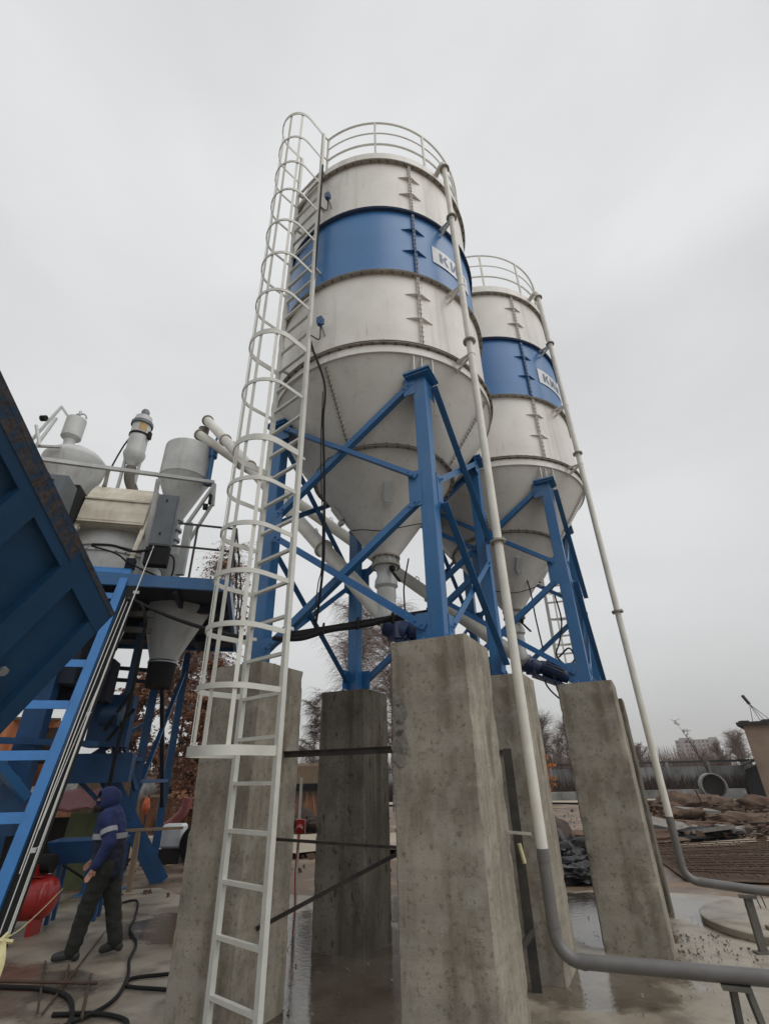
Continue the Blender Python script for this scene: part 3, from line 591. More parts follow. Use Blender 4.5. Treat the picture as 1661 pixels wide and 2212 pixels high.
# ------------------------------------------------------------------ caged ladders
def ladder(Rr, Lr, zbot, ztop, zr0, dz, hoops, thick, label, out=None, cagez=None, m=LADW):
    Rr = Vector((*Rr, 0)); Lr = Vector((*Lr, 0)); mid = (Rr + Lr) / 2; t = thing('caged_ladder', label, 'ladder', (mid.x, mid.y, 0), 0, 'white caged silo ladders')
    s_ = (Rr - Lr).normalized(); n_ = Vector((s_.y, -s_.x, 0));
    if n_.dot(out) < 0: n_ = -n_
    hw = (Rr - Lr).length / 2; e = Vector((0, 0, 1))
    for P in (Rr, Lr):
        MB().bar(P + e * zbot, P + e * ztop, .052, .045, n_).build('rail', m, t, world=True)
    z = zr0
    while z < 11.0 if ztop > 10 else z < ztop:
        MB().bar(Lr + e * z, Rr + e * z, .036, .03, (0, 0, 1)).build('rung', m, t, world=True); z += dz
    rc = hw; dep = .34
    def arc(z_, rr=rc):
        pts = [Rr + e * z_]
        for k in range(19):
            f = R(-90 + 10 * k) if False else R(180 * k / 18)
            pts.append(mid + s_ * rr * math.cos(f) * 1.04 + n_ * (dep - .02 + (rr - .02) * math.sin(f)) + e * z_)
        pts.append(Lr + e * z_); return pts
    for z_ in hoops:
        b = MB(); P = arc(z_); hh = .075 if z_ in thick else .046; vs = []
        c_ = mid + n_ * .35 + e * z_
        for p in P:
            o_ = (p - c_).normalized() * .006; vs += [p - o_ - e * hh / 2, p + o_ - e * hh / 2, p + o_ + e * hh / 2, p - o_ + e * hh / 2]
        k_ = len(P); fs = [(4 * i + a, 4 * i + (a + 1) % 4, 4 * (i + 1) + (a + 1) % 4, 4 * (i + 1) + a) for i in range(k_ - 1) for a in range(4)]
        fs += [(0, 3, 2, 1), (4 * k_ - 4, 4 * k_ - 3, 4 * k_ - 2, 4 * k_ - 1)]
        b.add(vs, fs); b.build('cage_hoop', m, t, 50, world=True)
    A = arc(0)
    for i in (4, 8, 12, 16):
        p = A[i]; c_ = mid + n_ * .35; d = (c_ - p).normalized() * .012
        MB().bar(p + d + e * hoops[0], p + d + e * hoops[-1], .036, .007, d).build('cage_strap', m, t, world=True)
    return t, n_, s_
RR = (4.6 * math.sin(R(-11.65)), 4.6 * math.cos(R(-11.65))); LR = (5.08 * math.sin(R(-15.75)), 5.08 * math.cos(R(-15.75)))
hz_ = [1.95, 2.43, 2.94, 3.43, 3.92, 4.43, 4.94, 5.75, 6.53, 7.29, 8.05, 8.79, 9.57, 10.34, 11.1, 11.88]
lt, ln, ls = ladder(RR, LR, .05, 11.9, 1.715 - .345 * 4, .345, hz_, (1.95, 4.94, 6.53, 11.88), 'long white caged ladder in front, climbing the left side of the nearer silo', out=Vector((-1, -1, 0)))
for z_ in (2.98, 4.9, 6.62, 8.2, 9.75, 10.75):
    for P in (RR, LR):
        p = Vector((P[0], P[1], z_)); q = Vector((S1.x, S1.y, z_)) ; dd = (q - p); L_ = dd.length; dd.normalize()
        ln_ = .07 if z_ < 6.4 else max(.06, L_ - RS)
        MB().bar(p, p + dd * ln_, .04, .03).build('standoff', LADW, lt, world=True)
MB().tube([Vector((*RR, 11.86)), loc2w(S1, pol(1.61, -96, 11.9))], .016, 6).tube([Vector((*RR, 11.22)), loc2w(S1, pol(1.61, -96, 11.22))], .014, 6).build('rail_link', LADW, lt, world=True)
lm = at(20.0, 0, 10.75); lm.z = 0
sd_ = Vector((math.cos(R(18)), -math.sin(R(18)), 0)); r2 = lm + sd_ * .28; l2 = lm - sd_ * .28
ladder(r2[:2], l2[:2], 1.9, 9.5, 2.05, .36, [2.4, 3.05, 3.6, 4.15, 4.7, 5.3, 5.9, 6.5], (2.4,), 'partly hidden white caged ladder behind the legs of the farther silo', out=Vector((.3, 1, 0)))

# ------------------------------------------------------------------ screw conveyors
def screw(f, e_, label, grp='screw conveyors feeding the weigh hopper'):
    f = Vector(f); e_ = Vector(e_); d = (e_ - f).normalized(); lo = f - d * .10
    t = thing('screw_conveyor', label, 'screw conveyor', lo, 0, grp); L_ = (e_ - lo).length; r_ = .112
    MB().tube([lo, e_], r_, 24).build('tube', PIPEW, t, 50, world=True)
    for k in range(6):
        s_ = [.0, .22, .42, .62, .82, 1.0][k] * L_; b = MB()
        b.lathe([(r_ - .01, -.014), (r_ + .035, -.014), (r_ + .035, .014), (r_ - .01, .014)], lo + d * s_, 28, axis=d); b.build('flange', PIPEW if k not in (0, 5) else FLANGE, t, 40, world=True)
    for s_ in (.25, .5, .75):
        p = lo + d * s_ * L_ + Vector((0, 0, r_)); b = MB()
        ring = [p + d * .045 * math.cos(2 * math.pi * i / 12) + Vector((0, 0, .045 + .045 * math.sin(2 * math.pi * i / 12))) for i in range(13)]
        b.tube(ring, .009, 6); b.build('lifting_eye', PIPEW, t, world=True)
    MB().lathe([(.14, 0), (.16, .05), (.12, .16), (.11, .3)], f - Vector((0, 0, .06)), 24).build('inlet', GREYW, t, 50, world=True)
    hx = Vector((.80, -.18, -.42)).normalized()
    b = MB(); b.tube([lo - d * .01, lo - d * .12], .13, 20); b.tube([lo - d * .10 - hx * .12, lo - d * .10 + hx * .16], .135, 18); b.box(lo - d * .16, (.2, .2, .2), .5)
    b.build('gearbox', MOTORB, t, 40, world=True)
    q = lo - d * .06 + hx * .18 + Vector((0, 0, .05)); b = MB(); b.tube([q, q + hx * .08, q + hx * .42], [.09, .115, .115], 18); b.tube([q + hx * .42, q + hx * .50], [.105, .09], 18)
    oo = hx.orthogonal().normalized(); o2 = hx.cross(oo)
    for k in range(14):
        a_ = 2 * math.pi * k / 14; c_ = (oo * math.cos(a_) + o2 * math.sin(a_)) * .122; b.bar(q + hx * .1 + c_, q + hx * .4 + c_, .008, .02, c_)
    b.box(q + hx * .22 + Vector((0, -.02, .14)), (.12, .1, .07)); b.build('motor', MOTORB, t, 40, world=True)
    b = MB(); b.bar(lo - d * .1 + Vector((0, 0, -.15)), lo - d * .1 + hx * .75 + Vector((0, 0, -.10)), .22, .05); b.build('motor_mount', MOTORB, t, world=True)
    MB().tube(spline([q + hx * .2 + Vector((-.02, 0, .05)), q + hx * .15 + Vector((-.10, -.08, -.22)), q + hx * .25 + Vector((-.02, -.08, -.42)), q + hx * .5 + Vector((0, 0, -.38))], 8), .014, 6).build('motor_cable', BLACK, t, 60, world=True)
    return d
screw((0, 5.97, 3.46), (-4.45, 9.84, 9.82), 'nearer cream screw conveyor tube rising left from under the nearer silo')
screw((2.25, 8.54, 3.46), (-4.58, 9.80, 9.36), 'farther cream screw conveyor tube rising left from under the rear silo')

# ================================================================== MIXING TOWER (left)
P0 = Vector((-3.06, 9.14, 0)); E1 = Vector((.97, .243, 0)).normalized(); E2 = Vector((-E1.y, E1.x, 0)); TZ = math.atan2(E1.y, E1.x)
def tw(a, b_, z=0): return P0 + E1 * a + E2 * b_ + Vector((0, 0, z))
tower = thing('mixing_tower', 'blue steel tower with a deep platform carrying the concrete mixing plant', 'tower', tw(-2, 2.5, 0), TZ)
bld = lambda b, n, m, p=None, s=None: b.build(n, m, p or tower, s, world=True)
def tbox(n, a0, a1, b0, b1, z0, z1, m, par=None, bev=0):
    b = MB(); b.box(tw((a0 + a1) / 2, (b0 + b1) / 2, (z0 + z1) / 2), (a1 - a0, b1 - b0, z1 - z0), TZ); o = bld(b, n, m, par)
    return o
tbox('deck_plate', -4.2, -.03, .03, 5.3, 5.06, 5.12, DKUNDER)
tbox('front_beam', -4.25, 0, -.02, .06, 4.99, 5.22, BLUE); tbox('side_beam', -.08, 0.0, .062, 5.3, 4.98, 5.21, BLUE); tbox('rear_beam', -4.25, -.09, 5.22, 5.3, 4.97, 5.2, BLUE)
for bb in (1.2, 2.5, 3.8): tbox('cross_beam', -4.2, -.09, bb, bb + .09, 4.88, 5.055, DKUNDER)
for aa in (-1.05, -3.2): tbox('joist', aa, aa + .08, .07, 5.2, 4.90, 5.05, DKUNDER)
for (x, y) in ((-5.12, 11.2), (-5.42, 10.72), (-6.75, 10.0), (-5.6, 13.9), (-7.9, 13.0)):
    b = MB(); b.channel((x, y, 0), (x, y, 4.9), .17, .09, (.45, -.9, 0)); b.channel((x - .05, y + .16, 0), (x - .05, y + .16, 4.9), .17, .06, (-.45, .9, 0)) if False else None
    lgo = bld(b, 'leg', TOWB)
    bld(MB().box((x, y, .012), (.3, .3, .024)), 'base_plate', BLUE, None)
for p, q in (((-5.1, 11.22, 2.9), (-6.75, 10.05, 1.3)), ((-5.1, 11.22, .9), (-6.75, 10.05, 2.6)), ((-5.45, 10.8, 2.2), (-7.9, 13.0, 2.3)), ((-5.1, 11.2, 2.15), (-5.4, 10.75, 2.15)), ((-5.1, 11.2, 1.6), (-5.4, 10.75, 2.6)), ((-5.2, 11.3, 4.6), (-5.6, 13.9, 1.2)), ((-5.2, 11.3, 1.2), (-5.6, 13.9, 4.4)), ((-4.9, 11.3, 3.66), (-6.9, 10.1, 3.66)), ((-4.9, 11.3, 3.9), (-6.9, 10.1, 3.9)), ((-5.1, 11.25, 1.75), (-5.6, 13.9, 1.75))):
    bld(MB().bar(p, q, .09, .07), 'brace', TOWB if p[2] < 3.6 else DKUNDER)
# mixer gear under the deck
b = MB(); b.box(at(-27.7, .09, 11.9), (.72, .4, .95), TZ); bld(b, 'drive_box', TOWB)
bld(MB().box(at(-28.2, .02, 12.0), (1.3, .3, .5), TZ), 'gear_guard', TOWB)
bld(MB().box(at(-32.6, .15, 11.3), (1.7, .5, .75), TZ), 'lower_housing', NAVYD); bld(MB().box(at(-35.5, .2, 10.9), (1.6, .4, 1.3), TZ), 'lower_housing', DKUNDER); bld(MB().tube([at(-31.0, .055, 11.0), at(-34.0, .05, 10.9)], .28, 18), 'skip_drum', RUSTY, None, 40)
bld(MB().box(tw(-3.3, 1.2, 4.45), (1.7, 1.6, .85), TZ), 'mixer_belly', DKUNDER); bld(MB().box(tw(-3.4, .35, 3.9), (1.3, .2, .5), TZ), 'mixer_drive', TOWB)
for zz in (4.5, 4.2): bld(MB().bar(tw(-4.4, .15, zz), tw(-1.3, .15, zz), .06, .10), 'hanger_beam', STEELD)
bld(MB().box(at(-33.9, .03, 10.6) + Vector((0, 0, .35)), (.34, .3, 2.7), TZ), 'column', TOWB)
bld(MB().bar(at(-34.0, .0, 10.5), at(-38.5, .05, 10.2), .2, .16), 'strut', BLUE); bld(MB().bar(at(-33.0, -.018, 10.3), at(-38.5, .075, 9.8), .16, .12), 'strut', BLUE)
bld(MB().bar(at(-28.5, .055, 10.6), at(-38.5, .06, 10.2), .09, .09), 'long_tie', TOWB)
b = MB(); b.tube([at(-27.0, .10, 11.1), at(-28.6, .10, 11.2)], .2, 20); bld(b, 'drum_motor', DBLUE, None, 40)
b = MB(); b.bar(at(-28.2, .075, 11.0), at(-26.6, .135, 10.9), .06, .05); bld(b, 'strut', BLACK)
b = MB(); b.bar(at(-27.8, .06, 11.2), at(-26.0, .11, 11.1), .05, .05); bld(b, 'strut', BLACK)
# discharge chute and sleeve
c0 = at(-23.75, .29, 11.4); c1 = at(-24.25, .2, 11.3)
b = MB(); vs_ = []
for (r_, z_, f) in ((.66, 5.055, 0), (.66, 4.98, 0), (.46, 4.45, .55), (.255, 3.92, 1), (.25, 3.88, 1)):
    for k in range(36): vs_.append((c0.x * (1 - f) + c1.x * f + r_ * math.cos(R(10 * k)), c0.y * (1 - f) + c1.y * f + r_ * math.sin(R(10 * k)), z_))
b.add(vs_, [(j * 36 + k, j * 36 + (k + 1) % 36, (j + 1) * 36 + (k + 1) % 36, (j + 1) * 36 + k) for j in range(4) for k in range(36)])
ch = bld(b, 'discharge_chute', GREYW, None, 40)
bld(MB().lathe([(.25, 3.93), (.275, 3.92), (.275, 3.86), (.272, 3.84), (.255, 3.46), (.24, 3.40), (.001, 3.42)], (c1.x, c1.y, 0), 28), 'rubber_sleeve', BLACKM, ch, 40)
bld(MB().lathe([(.276, 3.87), (.285, 3.87), (.285, 3.90), (.276, 3.90)], (c1.x, c1.y, 0), 28), 'clamp', GALV, ch, 40)
# mixer
mc = Vector((-6.02, 10.02, 0))
b = MB().lathe([(1.0, 5.14), (1.0, 5.75), (1.0, 6.02)], mc, 56); bld(b, 'mixer_drum', GREYW, None, 40)
b = MB().lathe([(1.0, 6.02), (1.05, 6.02), (1.05, 6.09), (1.0, 6.12), (.94, 6.4), (.84, 6.62), (.5, 6.75), (.001, 6.75)], mc, 56); bld(b, 'mixer_cover', GREYW, None, 35)
for k in range(24):
    a_ = 15 * k; pass
b = MB()
for k in range(36): p = mc + Vector((1.045 * math.cos(R(10 * k)), 1.045 * math.sin(R(10 * k)), 5.93)); b.box(p, (.035, .035, .04), R(10 * k))
b.lathe([(1.0, 5.90), (1.03, 5.90), (1.03, 5.96), (1.0, 5.96)], mc, 56); bld(b, 'bolted_band', GREYW)
# hood between the track rails
prof = [(.62, 6.42), (.56, 6.52), (.60, 6.76), (.68, 7.05), (.69, 7.06), (.84, 7.32), (1.02, 7.54), (1.2, 7.62)]
b = MB(); A0, A1 = -3.2, -1.94
for i in range(len(prof) - 1):
    (b0_, z0_), (b1_, z1_) = prof[i], prof[i + 1]
    b.add([tw(A0, b0_ - .14, z0_), tw(A1, b0_ - .14, z0_), tw(A1, b1_ - .14, z1_), tw(A0, b1_ - .14, z1_)], [(0, 1, 2, 3)])
for A_ in (A0, A1): b.add([tw(A_, q[0] - .14, q[1]) for q in prof] + [tw(A_, 1.7, 7.62), tw(A_, 1.7, 6.42)], [tuple(range(len(prof) + 2))])
b.add([tw(A0, 1.06, 7.62), tw(A1, 1.06, 7.62), tw(A1, 1.7, 7.61), tw(A0, 1.7, 7.61)], [(0, 1, 2, 3)])
b.add([tw(A0, .46, 6.42), tw(A1, .46, 6.42), tw(A1, 1.7, 6.42), tw(A0, 1.7, 6.42)], [(3, 2, 1, 0)])
hood = bld(b, 'tipping_hood', CREAM)
for z_, bb in ((7.05, .52), (6.47, .42)): bld(MB().bar(tw(A0, bb, z_), tw(A1, bb, z_), .035, .035), 'hood_lip', CREAM, hood)
# control cabinets
def cab(p, w_, d_, z0_, z1_, n='control_cabinet'):
    b = MB(); b.box((p.x, p.y, (z0_ + z1_) / 2), (w_, d_, z1_ - z0_), TZ); o = bld(b, n, GREYB); bv = o.modifiers.new('bevel', 'BEVEL'); bv.width = .012; bv.segments = 2
    nrm = -E2; f = Vector((p.x, p.y, 0)) + nrm * (d_ / 2 + .006)
    dd = MB(); dd.box((f.x, f.y, (z0_ + z1_) / 2), (w_ - .05, .012, z1_ - z0_ - .06), TZ); od = bld(dd, 'cabinet_door', GREYB, o)
    for zz in (z0_ + .25, z1_ - .15): bld(MB().box(f + nrm * .012 + E1 * (-.02) + Vector((0, 0, zz)), (.03, .02, .05), TZ), 'lock', BLACK, o)
    return o
cb = cab(at(-26.85, .0, 10.0), .40, .26, 5.86, 7.02); p = at(-26.95, 0, 10.0); bld(MB().box((p.x, p.y, 5.65), (.42, .22, .36), TZ), 'cable_box', BLACKM)
cab(at(-38.0, 0, 9.9), .42, .5, 6.1, 6.78); p = at(-36.9, 0, 10.9); bld(MB().box((p.x, p.y, 6.7), (.5, .5, .9), TZ), 'side_box', BLACKM)
# cement weigh hopper
hc = Vector((10.95 * math.sin(R(-25.75)), 10.95 * math.cos(R(-25.75)), 0))
wh = bld(MB().lathe([(.001, 8.98), (.40, 8.96), (.555, 8.90), (.56, 8.86), (.56, 8.05), (.57, 8.05), (.57, 8.02), (.56, 8.02), (.13, 6.98), (.12, 6.9)], hc, 48), 'weigh_hopper', GREYW, None, 35)
b = MB()
for z_ in (6.96, 6.72, 6.48, 6.3): b.lathe([(.10, z_ - .03), (.17, z_ - .03), (.17, z_ + .03), (.10, z_ + .03)], hc, 24)
b.lathe([(.12, 6.9), (.12, 6.3)], hc, 24); bld(b, 'hopper_valve', GALV, wh, 40); bld(MB().tube([hc + Vector((.05, 0, 6.3)), hc + Vector((.18, .05, 5.14))], .17, 20), 'down_pipe', GREYW, wh, 50)
slv = hc + Vector((.22, .05, 0)); bld(MB().lathe([(.13, 8.88), (.125, 9.1), (.135, 9.25), (.125, 9.45), (.13, 9.62)], slv, 20), 'inlet_sleeve', SLEEVE, wh, 50)
# filter cartridge with its duct
fc = Vector((11.6 * math.sin(R(-31.8)), 11.6 * math.cos(R(-31.8)), 0))
ft = bld(MB().lathe([(.001, 9.98), (.20, 9.96), (.22, 9.8), (.22, 8.86), (.25, 8.86), (.25, 8.80), (.19, 8.62), (.09, 8.5), (.09, 8.44)], fc, 36), 'dust_filter', GREYW, None, 40)
b = MB(); b.lathe([(.22, 9.70), (.26, 9.70), (.26, 9.78), (.22, 9.82)], fc, 36); bld(b, 'filter_collar', GREYB, ft, 40)
b = MB(); b.lathe([(.22, 9.36), (.24, 9.36), (.24, 9.41), (.22, 9.41)], fc, 36); b.box(fc + Vector((.27, -.02, 9.38)), (.06, .1, .2)); bld(b, 'filter_strap', BLACK, ft, 40)
b = MB(); b.lathe([(.09, 9.96), (.10, 10.0), (.10, 10.16), (.07, 10.22), (.001, 10.23)], fc, 20); b.box(fc + Vector((0, 0, 10.06)), (.14, .14, .12)); bld(b, 'filter_motor', GREYB, ft, 40)
bld(MB().lathe([(.222, 9.45), (.223, 9.45), (.223, 9.68), (.222, 9.68)], fc, 30, a0=R(-75), a1=R(-25)), 'warning_label', LABELY, ft)
bld(MB().tube(spline([fc + Vector((0, 0, 8.46)), fc + Vector((.02, .02, 8.15)), fc + Vector((.16, .1, 7.8)), fc + Vector((.34, .2, 7.35)), fc + Vector((.5, .3, 6.9))], 6), .12, 20), 'filter_duct', SLEEVE, ft, 60)
for s_ in (-.17, .17): bld(MB().bar(fc + E1 * s_ + Vector((0, 0, 7.5)), fc + E1 * s_ + Vector((0, 0, 8.75)), .06, .05), 'filter_post', GREYW, ft)
bld(MB().tube(spline([fc + Vector((-.23, 0, 9.35)), fc + Vector((-.27, -.1, 9.0)), fc + Vector((-.33, -.2, 8.4)), fc + Vector((-.36, -.3, 7.7))], 6), .02, 6), 'air_hose', BLACK, ft, 60)
# water tank with conical lid (far left)
wc = Vector((11.6 * math.sin(R(-37.3)), 11.6 * math.cos(R(-37.3)), 0))
wt = bld(MB().lathe([(.001, 8.62), (.12, 8.60), (.50, 8.36), (.64, 8.20), (.65, 8.14), (.60, 7.85), (.36, 7.3), (.34, 6.6)], wc, 48), 'water_tank', GREYW, None, 40)
uc = wc + Vector((-.18, -.16, 0)); bld(MB().lathe([(.001, 9.32), (.18, 9.32), (.21, 9.30), (.21, 8.78), (.12, 8.7), (.10, 8.5)], uc, 28), 'dosing_pot', GREYW, wt, 40)
b = MB(); b.tube(spline([uc + Vector((-.05, 0, 9.3)), uc + Vector((-.05, 0, 9.46)), uc + Vector((.12, .02, 9.48)), uc + Vector((.2, .02, 9.36))], 5), .02, 6); b.tube([uc + Vector((.02, 0, 9.45)), uc + Vector((.02, 0, 9.56))], .03, 8); bld(b, 'pot_pipe', GALV, wt, 60)
for k, (p, q) in enumerate([((-7.58, 8.25, 7.6), (-7.50, 8.84, 9.52)), ((-7.50, 8.84, 9.52), (-7.26, 8.93, 9.2)), ((-7.35, 8.3, 7.7), (-7.45, 8.75, 9.1)), ((-7.2, 8.3, 8.0), (-7.62, 8.5, 8.7)), ((-6.9, 8.5, 8.1), (-7.55, 8.5, 8.15))]):
    bld(MB().bar(p, q, .055, .045), 'tank_bracket', GREYW, wt)
bld(MB().tube([(-7.68, 8.62, 9.0), (-7.56, 8.62, 9.0)], .07, 10), 'tank_valve', BLACK, wt, 40)
# upper frame round the plant
def fr(p, q, w_=.07, h_=.07, m=GREYW): bld(MB().bar(p, q, w_, h_), 'frame_beam', m)
fa = Vector((-7.3, 7.45, 7.22)); fb = Vector((-3.89, 9.54, 7.78)); fb2 = fb
fr(at(-43, .531, 10.3), at(-22.2, .584, 10.3), .075, .075)
fr(at(-34.0, .56, 10.6), at(-33.8, .50, 11.6), .08, .06); fr(at(-28.6, .565, 10.35), at(-28.2, .36, 10.5), .08, .06); pass
fr(at(-22.2, .58, 10.3), at(-22.0, .525, 10.35), .09, .07); fr(at(-22.2, .575, 10.3), at(-24.4, .475, 10.45), .07, .06); fr(at(-22.0, .53, 10.35), at(-24.0, .43, 10.5), .07, .05)
fr(at(-24.2, .475, 10.5), at(-24.2, .36, 10.4), .16, .10); fr(at(-25.2, .40, 10.4), at(-25.2, .345, 10.4), .16, .1)
bld(MB().box(at(-22.35, .54, 10.3), (.06, .1, .22), TZ).box(at(-22.75, .52, 10.35), (.1, .1, .12), TZ), 'air_valve', BLACK)
b = MB(); b.tube([at(-22.95, .575, 10.6), at(-22.95, .585, 10.6)], .10, 14); b.tube([at(-22.95, .58, 10.6), at(-22.95, .665, 10.6)], .055, 12); b.tube([at(-22.9, .648, 10.62), at(-22.9, .69, 10.62)], .10, 16); b.tube([at(-22.9, .69, 10.62), at(-22.7, .715, 10.6)], .03, 8)
bld(b, 'blue_actuator', BLUE, None, 40)
# deck guard rail
for (n_, p, q) in (('hand_rail', at(-25.4, .472, 10), at(-18.7, .4765, 10)), ('mid_rail', at(-25.6, .42, 10), at(-18.7, .4235, 10)), ('guard_post', at(-18.7, .478, 10), at(-18.7, .345, 10)), ('guard_post', at(-23.2, .474, 9.95), at(-23.2, .34, 9.95)),
                   ('hand_rail', at(-18.7, .4765, 10), tw(-.03, 5.2, 6.52)), ('mid_rail', at(-18.7, .4235, 10), tw(-.03, 5.2, 5.99)), ('guard_post', tw(-.03, 1.9, 5.2), tw(-.03, 1.9, 6.52)), ('guard_post', tw(-.03, 3.6, 5.2), tw(-.03, 3.6, 6.52)), ('guard_post', tw(-.03, 5.2, 5.2), tw(-.03, 5.2, 6.52))):
    bld(MB().bar(p, q, .035, .035), n_, STEELD)
# black cables looped on the plant
bld(MB().tube(spline([at(-33.5, .395, 10.2), at(-31.5, .40, 10.0), at(-29.5, .395, 10.1), at(-27.6, .405, 9.8)], 6), .025, 6), 'plant_cable', BLACK, None, 60)
bld(MB().tube(spline([at(-33.5, .392, 10.25), at(-31.0, .385, 10.0), at(-29.5, .37, 10.0), at(-26.2, .35, 9.9)], 6), .018, 6), 'plant_cable', BLACK, None, 60)
bld(MB().tube(spline([at(-25.6, .40, 9.95), at(-25.1, .39, 9.9), at(-25.0, .36, 9.9), at(-25.6, .335, 9.9), at(-26.3, .33, 9.9)], 6), .018, 6), 'plant_cable', BLACK, None, 60)
# long inclined stringer reaching the ground behind
b = MB(); b.channel(at(-28.6, .045, 12.0), at(-21.0, -.139, 12.6), .30, .10, (.5, -.85, .1), .014)
for k in range(9):
    f = .3 + .07 * k; p = at(-28.6, .045, 12.0) * (1 - f) + at(-21.0, -.139, 12.6) * f; b.box(p + Vector((.02, -.05, .02)), (.09, .03, .03), .4)
bld(b, 'inclined_strut', TOWB)

# ------------------------------------------------------------------ skip track
K0 = Vector((-4.385, 6.59, 0.0)); KD = Vector((-.51, 1.92, 4.77)).normalized(); KT = K0 + KD * (5.47 / KD.z); KU = K0 + KD * (7.5 / KD.z)
track = thing('skip_track', 'bright blue inclined skip track like a wide ladder, topped by cream rails', 'track', K0)
tn = KD.cross(E1).normalized(); tn = tn if tn.y < 0 else -tn
for k, off in enumerate((0, -1.25)):
    o_ = E1 * off
    b = MB(); b.channel(K0 + o_, KT + o_, .14, .16, tn, .012); r_ = b.build('rail', LBLUE, track, world=True)
    MB().bar(KT + o_, KU + o_, .085, .07, tn).build('upper_rail', CREAM, track, world=True)
    b = MB(); b.box(KT + o_ + Vector((.02, 0, 0)), (.16, .14, .2), TZ); b.build('rail_stop', NAVYD, track, world=True)
for z_ in (.72, 1.38, 2.09, 2.77, 3.42, 4.06, 4.72, 5.3):
    p = K0 + KD * (z_ / KD.z) - tn * .0
    b = MB(); b.bar(p - E1 * .058, p - E1 * 1.19, .012, .13, KD); b.bar(p - E1 * .058 + KD * .055 - tn * .03, p - E1 * 1.19 + KD * .055 - tn * .03, .07, .010, KD); b.build('rung', LBLUE, track, world=True)
b = MB(); q0 = K0 + E1 * .17 - tn * .06; q1 = K0 + E1 * .20 - tn * .06 + KD * (5.2 / KD.z); b.bar(q0, q1, .20, .02, tn)
ct = b.build('tray_and_shade_strip', BLACKM, track, world=True)  # black strip standing in for the deep shade beside the channel rail
WB = [((-27.5, .413, 9.85), (-31.8, -.203, 7.85), .010), ((-27.75, .38, 9.85), (-31.65, -.2, 7.85), .008), ((-28.75, .303, 9.7), (-32.2, -.18, 7.9), .007), ((-29.1, .302, 9.7), (-31.95, -.112, 8.15), .007), ((-28.5, .24, 9.55), (-31.4, -.06, 8.4), .007)]
for i, (a_, c_, r_) in enumerate(WB):
    p, q = at(*a_), at(*c_); pts = []
    for k in range(13):
        f = k / 12; m_ = p.lerp(q, f); m_.y -= .05 * math.sin(math.pi * f); pts.append(m_)
    w_ = MB().tube(pts, r_, 6).build('hoist_wire', CABLES)
    tag(w_, ('brightest pale wire running outermost down the blue skip track', 'pale wire just inside the brightest one beside the skip track', 'thin pale wire in the middle of the bundle on the skip track', 'thin pale wire closest to the blue rail of the skip track', 'short pale wire lying on the lower part of the skip track')[i], 'wire', 'pale wires beside the skip track')
for i, (az_, t_, D_, lb) in enumerate([(-28.2, .315, 9.7, 'small white plastic tag tied to the wires high on the skip track'), (-31.4, -.085, 8.2, 'white plastic tag tied to the wires near the bottom left'), (-29.9, .1, 8.9, 'white plastic tag tied halfway up the wires of the skip track')]):
    b = MB(); c_ = at(az_, t_, D_ - .05); b.box(c_, (.10 if i == 0 else .05, .02, .05), TZ); b.tube([c_ + Vector((-.03, .02, -.03)), c_ + Vector((.03, .03, .03))], .006, 5); o = b.build('wire_tag', SIGNW); tag(o, lb, 'tag', 'white tags on the wires')

# ------------------------------------------------------------------ big dark blue hopper (upper left)
HC = at(-30.4, .269, 5.0); HE = at(-45.9, .649, 3.3); HB = at(-36.4, .078, 5.3)
ue = (HE - HC); ub = (HB - HC); hn = ue.cross(ub).normalized(); hn = hn if hn.dot(Vector((0, 0, 1.75)) - HC) > 0 else -hn
def hit(azd, t_):
    d = Vector((math.sin(R(azd)), math.cos(R(azd)), t_)); o_ = Vector((0, 0, 1.75)); return o_ + d * (hn.dot(HC - o_) / hn.dot(d))
hop = thing('aggregate_hopper', 'huge dark blue steel hopper with ribbed wall looming at the left edge', 'hopper', (HC.x - 1.2, HC.y - 1.0, 0))
def hp(i, j, d=0): return HC + ue * i + ub * j + hn * d
def hbox(n, i0, i1, j0, j1, d0, d1, m, par=None):
    b = MB(); b.hexa([hp(i0, j0, d0), hp(i1, j0, d0), hp(i1, j1, d0), hp(i0, j1, d0), hp(i0, j0, d1), hp(i1, j0, d1), hp(i1, j1, d1), hp(i0, j1, d1)]); return b.build(n, m, par or hop, world=True)
hbox('wall', 0, 2.0, 0, 2.2, -.06, -.04, DBLUE)
bk = HC - hn * 1.3
b = MB(); b.hexa([hp(0, 0, -.061), hp(2, 0, -.061), hp(2, 2.2, -.061), hp(0, 2.2, -.061), hp(.1, .25, -1.3), hp(2, .25, -1.3), hp(2, 2.2, -1.3), hp(.1, 2.2, -1.3)]); b.build('body', DBLUE, hop, world=True)
hbox('scraped_patch', .36, 2.0, -.004, .075, .027, .032, RUSTE)
# edge flange along the sloping right side, bare and scraped on its outer face
hbox('edge_flange', -.02, 2.0, -.005, .15, -.04, .025, DBLUE); hbox('scraped_edge', -.02, 2.0, -.045, -.006, -.12, .03, RUSTE); hbox('edge_strip', .01, .64, -.11, -.075, -.20, -.17, TOWB)
hbox('edge_flange', -.022, .06, .151, 2.2, -.04, .02, DBLUE)
for j in (.55, ): pass
for i0 in (.27, .62, 1.0, 1.4):
    hbox('rib', i0, i0 + .11, .151, 2.2, -.04, .045, DBLUE); 
for k, (i_, j_) in enumerate(((.62, .75), (.20, .78), (.05, 1.3), (1.05, .8))):
    p = hp(i_, j_, .0); MB().tube([p, p + hn * .03], .035, 8).build('bolt_head', GALV, hop, 40, world=True)
for (x, y) in ((-4.4, 3.6), (-4.5, 1.2)):
    MB().bar((x, y, 0), (x, y, 3.3), .16, .16).build('post', DBLUE, hop, world=True)

